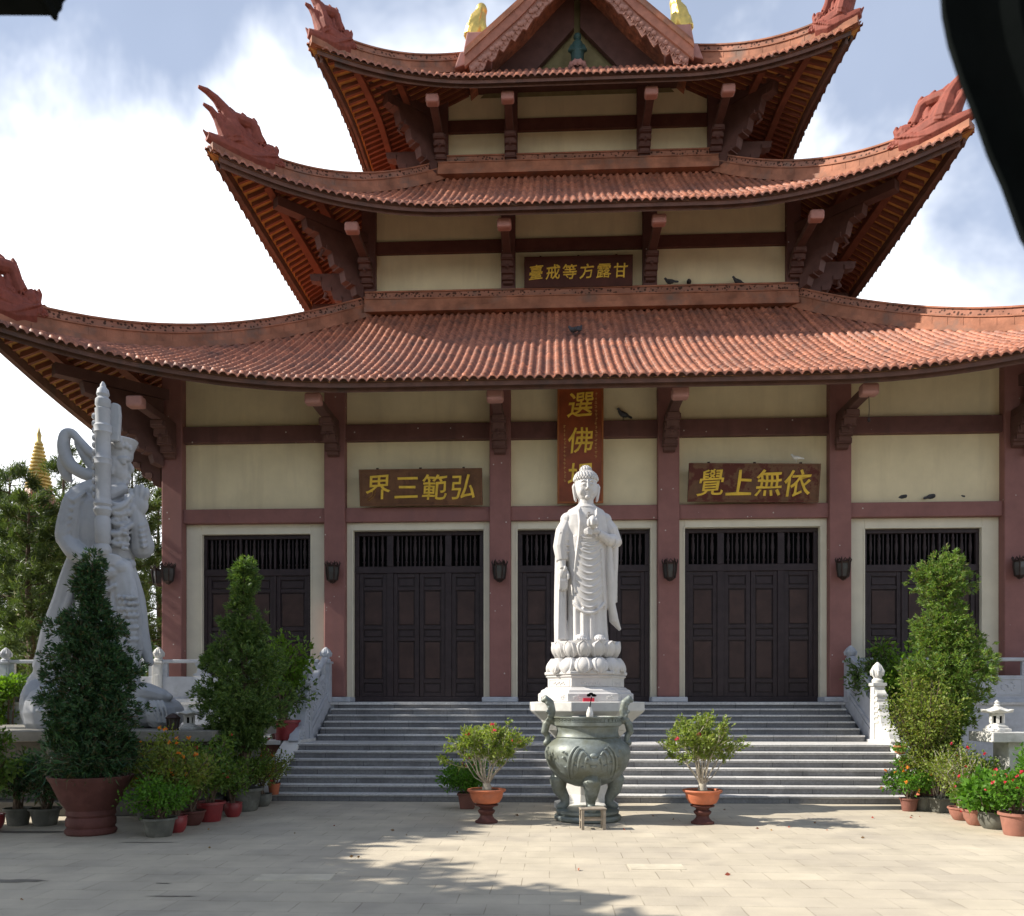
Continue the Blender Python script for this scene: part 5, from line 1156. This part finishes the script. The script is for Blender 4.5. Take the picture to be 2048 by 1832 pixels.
def adenium(x, ybase, ytop, half, label, seed, nfl):
    rng = np.random.default_rng(seed); d = gd(ybase); p = px(x, 0, d); o = empty('desert_rose', (p.x, d, 0), rng.uniform(0, 6), label, 'potted plant', 'desert roses flanking the censer')
    MB().lathe([(.185, 0), (.19, .03), (.15, .05), (.115, .09), (.10, .13), (.135, .17), (.145, .20), (.10, .235), (.12, .26), (.19, .285), (.20, .30), (.18, .31)], 28).build('stand', M['terrad'], o, smooth=True)
    b = MB(); b.lathe([(.15, .312), (.22, .34), (.265, .42), (.28, .50), (.315, .52), (.325, .54), (.315, .556), (.27, .555), (.26, .52), (.02, .52)], 36); b.build('pot', M['terra'], o, smooth=True)
    MB().lathe([(.255, .53), (.1, .55), (.01, .555)], 24).build('soil', M['soil'], o)
    H = EYE + (HOR - ytop) * d / FPX; hw = half * d / FPX; s = MB(); tips = []
    s.tube([(0, 0, .52), (.01, 0, .60), (-.01, 0, .70), (0, 0, .74)], [.09, .07, .05, .03], 10)
    def grow(p0, dr, ln, r, lev):
        e = p0 + dr * ln; tips.append((p0 * .35 + e * .65, dr)) if lev < 2 else None; e2 = p0 + dr * ln * .5 + rng.normal(0, .02, 3); s.tube([p0, e2, e], [r, r * .85, r * .7], 6)
        if lev == 0: tips.append((e, dr)); return
        for _ in range(2 if rng.uniform() < .75 else 3):
            nd = dr + rng.normal(0, .30, 3) + np.array([0, 0, .10]); nd /= np.linalg.norm(nd); grow(e, nd, ln * rng.uniform(.6, .95), r * .68, lev - 1)
    for i in range(24):
        a = 2 * np.pi * i / 24 + rng.normal(0, .2); t = rng.uniform(.12, 1.1); dr = np.array([math.cos(a) * t, math.sin(a) * t, 1.0]); dr /= np.linalg.norm(dr)
        grow(np.array([.05 * math.cos(a), .05 * math.sin(a), .66]), dr, (H - .66) * rng.uniform(.36, .47), .0105, 2)
    s.build('stems', M['stem'], o, smooth=True)
    tp = np.array([t[0] for t in tips]); td = np.array([t[1] for t in tips]); n = len(tp)
    sel = rng.uniform(size=n) < .8; tp = tp[sel]; td = td[sel]; n = len(tp); per = 24
    k = rng.integers(0, n, nfl); fo = (np.repeat(tp[k], 6, 0), np.repeat(td[k], 6, 0) * .4 + sphere(rng, nfl * 6), .05, .5, M['pinkfl'])
    leaves('foliage', np.repeat(tp, per, 0) - np.repeat(td, per, 0) * rng.uniform(0, .10, (n * per, 1)) + rng.normal(0, .028, (n * per, 3)), np.repeat(td, per, 0) * .6 + sphere(rng, n * per), rng.uniform(.04, .075, n * per), .24, M['adl'], o, rng, fo)
    return o
M['adl'] = leafmat('desert_rose_leaf', [(.13, .20, .035), (.20, .27, .05), (.26, .29, .07), (.15, .22, .035)], .35)
adenium(973, 1645, 1452, 75, 'desert rose in an orange bowl on a turned stand, left of the censer', 11, 7)
adenium(1405, 1647, 1446, 70, 'desert rose in an orange bowl on a turned stand, right of the censer', 12, 7)
shrub(935, 1617, 1515, 48, 'small leafy bush in a square brown pot, half behind the left desert rose', ('tub', .26, .30, 'brownpot'), 'bright', 21, 10, 1500, .065, 'pinkfl', 5, potn=4, group='potted shrubs beside the stair')
pr1 = [(0, .5), (.1, .68), (.22, .88), (.32, .78), (.44, .80), (.55, .66), (.68, .60), (.74, .36), (.82, .32), (.92, .26), (1, .08)]
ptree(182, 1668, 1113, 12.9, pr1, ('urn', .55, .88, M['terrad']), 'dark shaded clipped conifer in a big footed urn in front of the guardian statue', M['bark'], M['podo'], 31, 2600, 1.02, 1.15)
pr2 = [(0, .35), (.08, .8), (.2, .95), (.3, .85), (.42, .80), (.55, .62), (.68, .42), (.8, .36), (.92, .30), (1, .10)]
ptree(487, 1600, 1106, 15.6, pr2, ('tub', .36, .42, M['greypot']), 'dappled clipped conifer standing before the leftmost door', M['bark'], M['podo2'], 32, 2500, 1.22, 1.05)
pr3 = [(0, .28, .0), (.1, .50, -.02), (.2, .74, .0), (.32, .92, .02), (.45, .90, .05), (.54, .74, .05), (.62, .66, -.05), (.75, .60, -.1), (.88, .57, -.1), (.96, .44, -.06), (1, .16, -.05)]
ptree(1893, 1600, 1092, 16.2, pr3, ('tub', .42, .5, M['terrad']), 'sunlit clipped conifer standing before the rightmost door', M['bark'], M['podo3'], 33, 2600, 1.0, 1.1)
# undergrowth round the big urn
shrub(185, 1668, 1490, 105, 'thin grassy plants growing in the mouth of the big footed urn', ('tub', .3, .05, 'soil'), 'podo', 34, 26, 1500, .17, asp=.05, z0=.83, d=12.88, zf=.1, name='urn_undergrowth', cat='plant', group='potted shrubs beside the stair', thick=.006)
# left row, from the stair outwards
shrub(548, 1588, 1500, 38, 'yellow green plant in an orange pot on the lowest left step', ('tub', .13, .22, 'terra'), 'dull', 41, 8, 520, .05, 'orfl', 14, z0=.154, d=16.9)
shrub(522, 1612, 1500, 45, 'reddish leaved shrub in a dark round pot, next to the left stair coping', ('round', .21, .24, 'greypot'), 'dull', 42, 9, 700, .055, 'redfl', 8)
shrub(490, 1618, 1470, 50, 'twiggy shrub in a grey green pot, third pot from the stair', ('tub', .21, .27, 'greypot'), 'shrub', 43, 10, 800, .06, 'redfl', 8)
shrub(466, 1633, 1510, 40, 'leafy shrub in a bright red round pot', ('round', .16, .25, 'redpot'), 'shrub', 44, 9, 700, .06, 'pinkfl', 5)
shrub(420, 1642, 1468, 62, 'tall bushy shrub in a wide dark red pot with pale rim', ('tub', .25, .33, 'redpot'), 'shrub', 45, 14, 1500, .065, 'redfl', 12)
shrub(385, 1650, 1490, 55, 'shrub in a low brown pot left of the wide dark red pot', ('bowl', .20, .24, 'terrad'), 'shrub', 46, 11, 1100, .065)
shrub(352, 1664, 1470, 68, 'tall orange flowered shrub behind the frontmost left pot', ('round', .17, .26, 'redpot'), 'dull', 47, 12, 1500, .065, 'orfl', 14, fl=.06)
shrub(318, 1672, 1548, 64, 'bright green plant in a grey green pot, frontmost of the left row', ('tub', .26, .28, 'greypot'), 'bright', 48, 14, 1500, .055)
shrub(296, 1640, 1462, 76, 'orange flowered shrub right beside the big urn', ('tub', .22, .3, 'greypot'), 'dull', 49, 13, 1700, .07, 'orfl', 13, fl=.06)
shrub(90, 1650, 1500, 70, 'dark grassy plant in a dark pot left of the big urn', ('tub', .25, .28, 'greypot'), 'podo', 50, 14, 1300, .12, asp=.1)
shrub(36, 1650, 1500, 55, 'dim leafy shrub in a dark pot left of the grassy plant', ('tub', .22, .28, 'greypot'), 'podo', 51, 12, 900, .09, asp=.2)
shrub(-22, 1662, 1440, 60, 'leafy plant in a red pot cut off by the left edge', ('round', .22, .26, 'redpot'), 'shrub', 52, 12, 1000, .08)
shrub(572, 1470, 1262, 52, 'yellow green leafy shrub in a red pot on the ledge behind the left balustrade post', ('tub', .33, .46, 'redpot'), 'lime', 53, 11, 750, .13, z0=1.12, d=19.4, asp=.25)
shrub(560, 1470, 1330, 60, 'dark leafy shrub on the ledge beside the red pot', ('tub', .25, .3, 'terrad'), 'podo2', 54, 11, 700, .11, z0=1.12, d=19.9, asp=.25)
# right side
shrub(1818, 1622, 1530, 46, 'bushy orange flowered plant in a brown pot at the foot of the right stair', ('tub', .17, .24, 'brownpot'), 'bright', 61, 10, 1000, .06, 'orfl', 18)
shrub(1800, 1540, 1492, 20, 'little leafy plant in an orange pot, higher of two on the right steps', ('tub', .13, .30, 'terra'), 'bright', 62, 6, 200, .06, z0=.76, d=18.15)
shrub(1812, 1560, 1512, 22, 'little leafy plant in an orange pot, lower of two on the right steps', ('tub', .14, .32, 'terra'), 'bright', 63, 6, 220, .06, z0=.456, d=17.55)
shrub(1842, 1600, 1545, 24, 'small plant with orange flowers in an orange pot on the lowest right step', ('tub', .13, .24, 'terra'), 'shrub', 64, 6, 300, .05, 'orfl', 10, z0=.152, d=16.75)
shrub(1880, 1624, 1475, 66, 'twiggy yellowish shrub in a dark green square bonsai pot', ('tub', .29, .27, 'greypot'), 'dull', 65, 18, 1300, .05, 'pinkfl', 5, stemm='stem', thick=.008, potn=4)
shrub(1922, 1640, 1490, 60, 'spindly shrub with pale stems in a shallow pinkish bowl', ('bowl', .20, .22, 'terrap'), 'dull', 66, 16, 900, .05, 'redfl', 6, stemm='stem', thick=.008)
shrub(1952, 1650, 1560, 45, 'low green plant in a pinkish pot behind the grey green pot', ('bowl', .21, .26, 'terrap'), 'shrub', 67, 10, 800, .07, 'pinkfl', 3)
shrub(1986, 1657, 1545, 62, 'bright green broad leaved plant in a round grey green pot', ('round', .22, .27, 'greypot'), 'bright', 68, 14, 900, .10, asp=.3)
shrub(2034, 1670, 1530, 60, 'red flowered shrub in a terracotta pot at the right edge', ('tub', .26, .34, 'terrap'), 'bright', 69, 13, 1000, .075, 'redfl', 26)
shrub(2085, 1640, 1490, 50, 'leafy shrub rising beside the right stone bench', ('tub', .26, .34, 'terra'), 'bright', 70, 13, 1100, .09, 'pinkfl', 6)
shrub(1930, 1640, 1505, 55, 'pink flowered bush behind the spindly shrub', ('tub', .26, .34, 'terrad'), 'shrub', 71, 14, 1500, .065, 'pinkfl', 10, d=15.3)
shrub(1848, 1632, 1330, 66, 'yellow green bush in front of the sunlit clipped conifer', ('tub', .2, .26, 'greypot'), 'dull', 72, 24, 3800, .06, d=15.6, zf=.2)
shrub(1806, 1500, 1262, 66, 'broad yellow green shrub in a red pot behind the right balustrade post', ('tub', .38, .55, 'redpot'), 'lime', 73, 14, 1300, .14, z0=.0, d=20.1, asp=.24, zf=.5)
shrub(1756, 1500, 1255, 50, 'dark leafy shrub between the right balustrade and the yellow green shrub', ('tub', .32, .5, 'redpot'), 'podo2', 74, 12, 900, .12, z0=.0, d=20.4, asp=.2, zf=.6)
# hedges and trees behind on the left
def bush(x, y0, y1, half, d, label, lm, seed, n, leaf, cat='bush', name='garden_bush'):
    rng = np.random.default_rng(seed); p = px(x, 0, d); o = empty(name, (p.x, d, 0), 0, label, cat, 'garden bushes behind the plinth'); H = EYE + (HOR - y1) * d / FPX; hw = half * d / FPX
    c = np.array([[rng.uniform(-hw, hw) * .75, rng.uniform(-hw, hw) * .6, H * rng.uniform(.25, .85)] for _ in range(30)]); k = rng.integers(0, 30, n); dv = sphere(rng, n)
    leaves('foliage', c[k] + dv * hw * .3 * rng.uniform(.6, 1.1, (n, 1)), dv + np.array([0, 0, .3]) + rng.normal(0, .5, (n, 3)), rng.uniform(.7, 1.3, n) * leaf, .3, M[lm], o, rng)
    s = MB()
    for q in c[::2]: s.tube([(q[0] * .2, q[1] * .2, 0), tuple(q * np.array([.7, .7, .6])), tuple(q)], [.04, .025, .01], 5)
    s.build('stems', M['bark'], o); return o
bush(12, 1450, 1335, 62, 22, 'yellow green garden bush at the left edge behind the plinth', 'lime', 81, 5000, .10)
bush(-90, 1450, 1360, 90, 21, 'dark green garden bush cut off by the left edge', 'podo2', 82, 3500, .12)
bush(305, 1450, 1250, 30, 24, 'dark clipped bush between the guardian statue and the hall', 'podo', 83, 3500, .10)
bush(120, 1450, 1330, 130, 27, 'low dark bush behind the guardian statue', 'podo', 84, 5000, .13)
def pine(x, ytop, d, spread, label, seed, nb=46, per=70, z_low=.12, lm='pine'):
    rng = np.random.default_rng(seed); p = px(x, 0, d); o = empty('pine_tree', (p.x, d, 0), 0, label, 'tree', 'feathery pines behind the guardian statue')
    H = EYE + (HOR - ytop) * d / FPX; t = MB(); t.tube([(0, 0, 0), (.1, 0, H * .35), (-.1, .1, H * .7), (0, 0, H)], [.20, .15, .09, .02], 8); t.build('trunk', M['bark'], o, smooth=True)
    b = MB(); TP = []; TD = []
    for i in range(nb):
        f = z_low + (1 - z_low) * (i + rng.uniform(0, .8)) / nb; a = i * 2.4 + rng.normal(0, .3); ln = spread * (1.02 - f) ** .55 * rng.uniform(.6, 1.1) + .25
        z = H * f; e = np.array([math.cos(a) * ln, math.sin(a) * ln, z + ln * rng.uniform(.05, .45)]); m_ = np.array([e[0] * .5, e[1] * .5, z + ln * .12]); b.tube([(0, 0, z), m_, e], [.045 * (1.1 - f) + .012, .03 * (1.1 - f) + .01, .006], 5)
        for j in range(7):
            u = rng.uniform(.25, 1); q = (m_ * (1 - u) * 2 + e * (2 * u - 1)) if u > .5 else m_ * 2 * u + np.array([0, 0, z]) * (1 - 2 * u)
            q = q + rng.normal(0, .14, 3) * ln * .6; TP.append(q); TD.append(e - np.array([0, 0, z]) + rng.normal(0, .4, 3) * ln)
    b.build('branches', M['bark'], o)
    TP = np.array(TP); TD = unit(np.array(TD)); n = len(TP); k = per
    P = np.repeat(TP, k, 0) + rng.normal(0, .09, (n * k, 3)); D = np.repeat(TD, k, 0) * .9 + rng.normal(0, .55, (n * k, 3)) + np.array([0, 0, .25])
    leaves('needles', P, D, rng.uniform(.16, .34, n * k), .055, M[lm], o, rng); return o
pine(20, 935, 30, 2.3, 'feathery pine at the left edge, left of the golden spire', 91)
pine(58, 1000, 27, 2.2, 'bushy pine in front of the golden spire', 92)
pine(128, 905, 33, 2.0, 'thin topped pine just right of the golden spire', 93, 40, 50)
pine(160, 1020, 28, 2.6, 'broad pine behind the guardian statue', 94)
pine(265, 925, 31, 1.9, 'tall pine showing behind the guardian\'s raised hand', 95)
pine(318, 985, 34, 2.2, 'pine next to the corner column of the hall', 96)
pine(-40, 960, 33, 2.8, 'pine reaching in from beyond the left edge', 97)
pine(228, 1040, 36, 2.6, 'farther pine between the statue and the hall', 98)
pine(90, 1030, 38, 3.0, 'farther pine filling the gap under the golden spire', 99)
pine(2078, 700, 34, 2.6, 'tree glimpsed past the rightmost column', 100)
# golden pagoda spire far behind
GP = empty('golden_spire', px(78, 0, 48) * Vector((1, 1, 0)), 0, 'distant golden pagoda spire with stacked rings above a tiled roof', 'pagoda')
zz = lambda y: EYE + (HOR - y) * 48 / FPX
MB().lathe([(1.6, 0), (1.6, zz(1030) - .5), (1.2, zz(1030))], 8).build('tower_wall', M['plaster'], GP)
MB().lathe([(2.0, zz(1040) - .2), (1.2, zz(1010)), (.6, zz(975))], 8).build('roof', M['tile'], GP)
pf = [(.7, zz(985))]
for k in range(13):
    y = 980 - k * 7.4; r = .74 - .042 * k; pf += [(r * .78, zz(y)), (r, zz(y - 1.5)), (r, zz(y - 4)), (r * .78, zz(y - 5.5))]
pf += [(.11, zz(880)), (.14, zz(870)), (.06, zz(862)), (.01, zz(850))]
MB().lathe(pf, 20).build('ringed_spire', M['spire'], GP, smooth=True)
# tall broadleaf trees left of the view; they stand beyond the frame and shade the yard
def shade(x, y, zc, r, n, label, seed, sz=.32, k=16, grp='broadleaf trees left of the yard'):
    rng = np.random.default_rng(seed); o = empty('shade_tree', (x, y, 0), 0, label, 'tree', grp)
    t = MB(); t.tube([(0, 0, 0), (.1, .05, zc * .4), (-.1, .1, zc * .75), (0, 0, zc + r * .4)], [.30, .24, .18, .06], 10)
    c = np.array([sphere(rng, 1)[0] * r * rng.uniform(.35, .95) for _ in range(k)]) * np.array([1, 1, .8]) + np.array([0, 0, zc])
    for q in c: t.tube([(0, 0, zc * .6), tuple(q * np.array([.5, .5, .9])), tuple(q)], [.11, .07, .02], 6)
    t.build('trunk', M['bark'], o, smooth=True); i = rng.integers(0, k, n); dv = sphere(rng, n)
    leaves('crown', c[i] + dv * r * .42 * rng.uniform(.3, 1.05, (n, 1)), dv + rng.normal(0, .6, (n, 3)), rng.uniform(.7, 1.3, n) * sz, .3, M['shrub'], o, rng); return o
for i, (x, y, zc, r, n, lab) in enumerate(((-15.0, 8.6, 7.6, 2.7, 6500, 'broadleaf tree left of the yard, nearest the camera'), (-14.2, 13.4, 7.2, 2.6, 7500, 'broadleaf tree left of the yard, beside the big urn'), (-15.5, 16.2, 9.6, 3.0, 8000, 'tall broadleaf tree left of the guardian statue'),
        (-16.6, 19.4, 11.0, 2.6, 6500, 'broadleaf tree left of the terrace'), (-12.6, 10.9, 5.6, 1.9, 4200, 'small broadleaf tree left of the front yard'), (-9.8, 6.9, 7.0, 1.7, 3000, 'young broadleaf tree left of the camera'))):
    shade(x, y, zc, r, n, lab, 200 + i)
for i, x in enumerate((-24, -13, -2, 9, 20)):  # added unseen row that blocks low sky light from the facade
    shade(x, -17 - (i % 2) * 3, 8.5 + (i % 3), 6.0, 5000, ('leftmost', 'second', 'middle', 'fourth', 'rightmost')[i] + ' of the added sky-blocking trees behind the camera', 300 + i, .75, 30, 'added sky-blocking trees behind the camera')
# dark shapes of unknown kind near the camera, modelled as eave and drape
ev = empty('near_eave_shape', (0, 0, 0), 0, 'unidentified near black shape built as a stepped eave end at the upper left corner', 'eave')
d = 4.0; A = [px(-700, -300, d), px(-700, 30, d), px(103, 34, d), px(108, 44, d), px(117, 44, d), px(119, 28, d), px(126, 22, d), px(128, 8, d), px(137, -2, d), px(150, -300, d)]
MB().prism([(p.x, p.z) for p in A], d - .3, d, Matrix()).build('timber', M['black'], ev, bevel=.01)
dr = empty('near_drape_shape', (0, 0, 0), 0, 'unidentified near black shape built as a drape, filling the upper right corner', 'drape')
d = 2.6; edge = [(1876, -420), (1884, -60), (1890, 20), (1902, 80), (1928, 158), (1953, 220), (1981, 300), (2010, 365), (2048, 470), (2080, 520), (2140, 600)]
rs = []
for x, y in edge:
    a = px(x, y, d); row = []
    for k in range(26): row.append((a.x + .055 * k, d + .035 * math.sin(k * 1.25) * min(1, k / 4) + .02 * math.sin(k * .5), a.z - .004 * k))
    row2 = [(p[0] + .004, p[1] + .03, p[2]) for p in row[::-1]]; rs.append(row + row2)
MB().rings(rs).build('cloth', M['black'], dr, smooth=True)
t_ = px(1862, -420, d); MB().tube([(t_.x - .2, d, t_.z + .02), (t_.x + 1.6, d, t_.z + .02)], .03, 10).build('rod', M['iron'], dr)
# loose paving details
M['pale'] = mat('pale_slab_and_sun_patch', (.60, .54, .42), .75, .12, 3, .1, 30, stain=(.46, .41, .32), stainsc=2)
for i, (x, y, w_, dd) in enumerate(((1313, 1734, .66, .34), (590, 1755, .85, .34))):  # first is a pale slab, second a sunlit patch painted as one
    y0 = gd(y); X = px(x, 0, y0).x
    o = MB().box(X - w_ / 2, X + w_ / 2, y0 - dd / 2, y0 + dd / 2, -.02, .005).build('pale_slab_sun_patch', M['pale'], None); tag(o, kind='structure')
wet = mat('damp_patch', (.16, .14, .115), .5, .15, 3, .05)
for i, (x, y, a, b_) in enumerate(((40, 1762, .34, .10), (345, 1793, .30, .03), (325, 1767, .10, .025), (70, 1664, .7, .12), (300, 1685, .5, .03))):
    y0 = gd(y); X = px(x, 0, y0).x; rng = random.Random(i); pts = [(X + a * math.cos(t) * rng.uniform(.5, 1.1), y0 + b_ * math.sin(t) * rng.uniform(.5, 1.1), .004) for t in np.linspace(0, 6.28, 22)[:-1]]
    o = MB().add(pts, [tuple(range(len(pts)))]).build('damp_patch', wet, None); tag(o, kind='structure')
rng = np.random.default_rng(9); n = 45; P = np.c_[rng.uniform(-6, 8, n), rng.uniform(8.2, 16.5, n), np.full(n, .012)]
o = leaves('fallen_leaves', P, np.c_[rng.normal(size=(n, 2)), np.full(n, .06)], rng.uniform(.03, .07, n), .35, leafmat('dry_leaf', [(.22, .12, .05), (.12, .07, .03), (.35, .05, .04), (.25, .2, .08)], .1), None, rng); tag(o, kind='stuff')
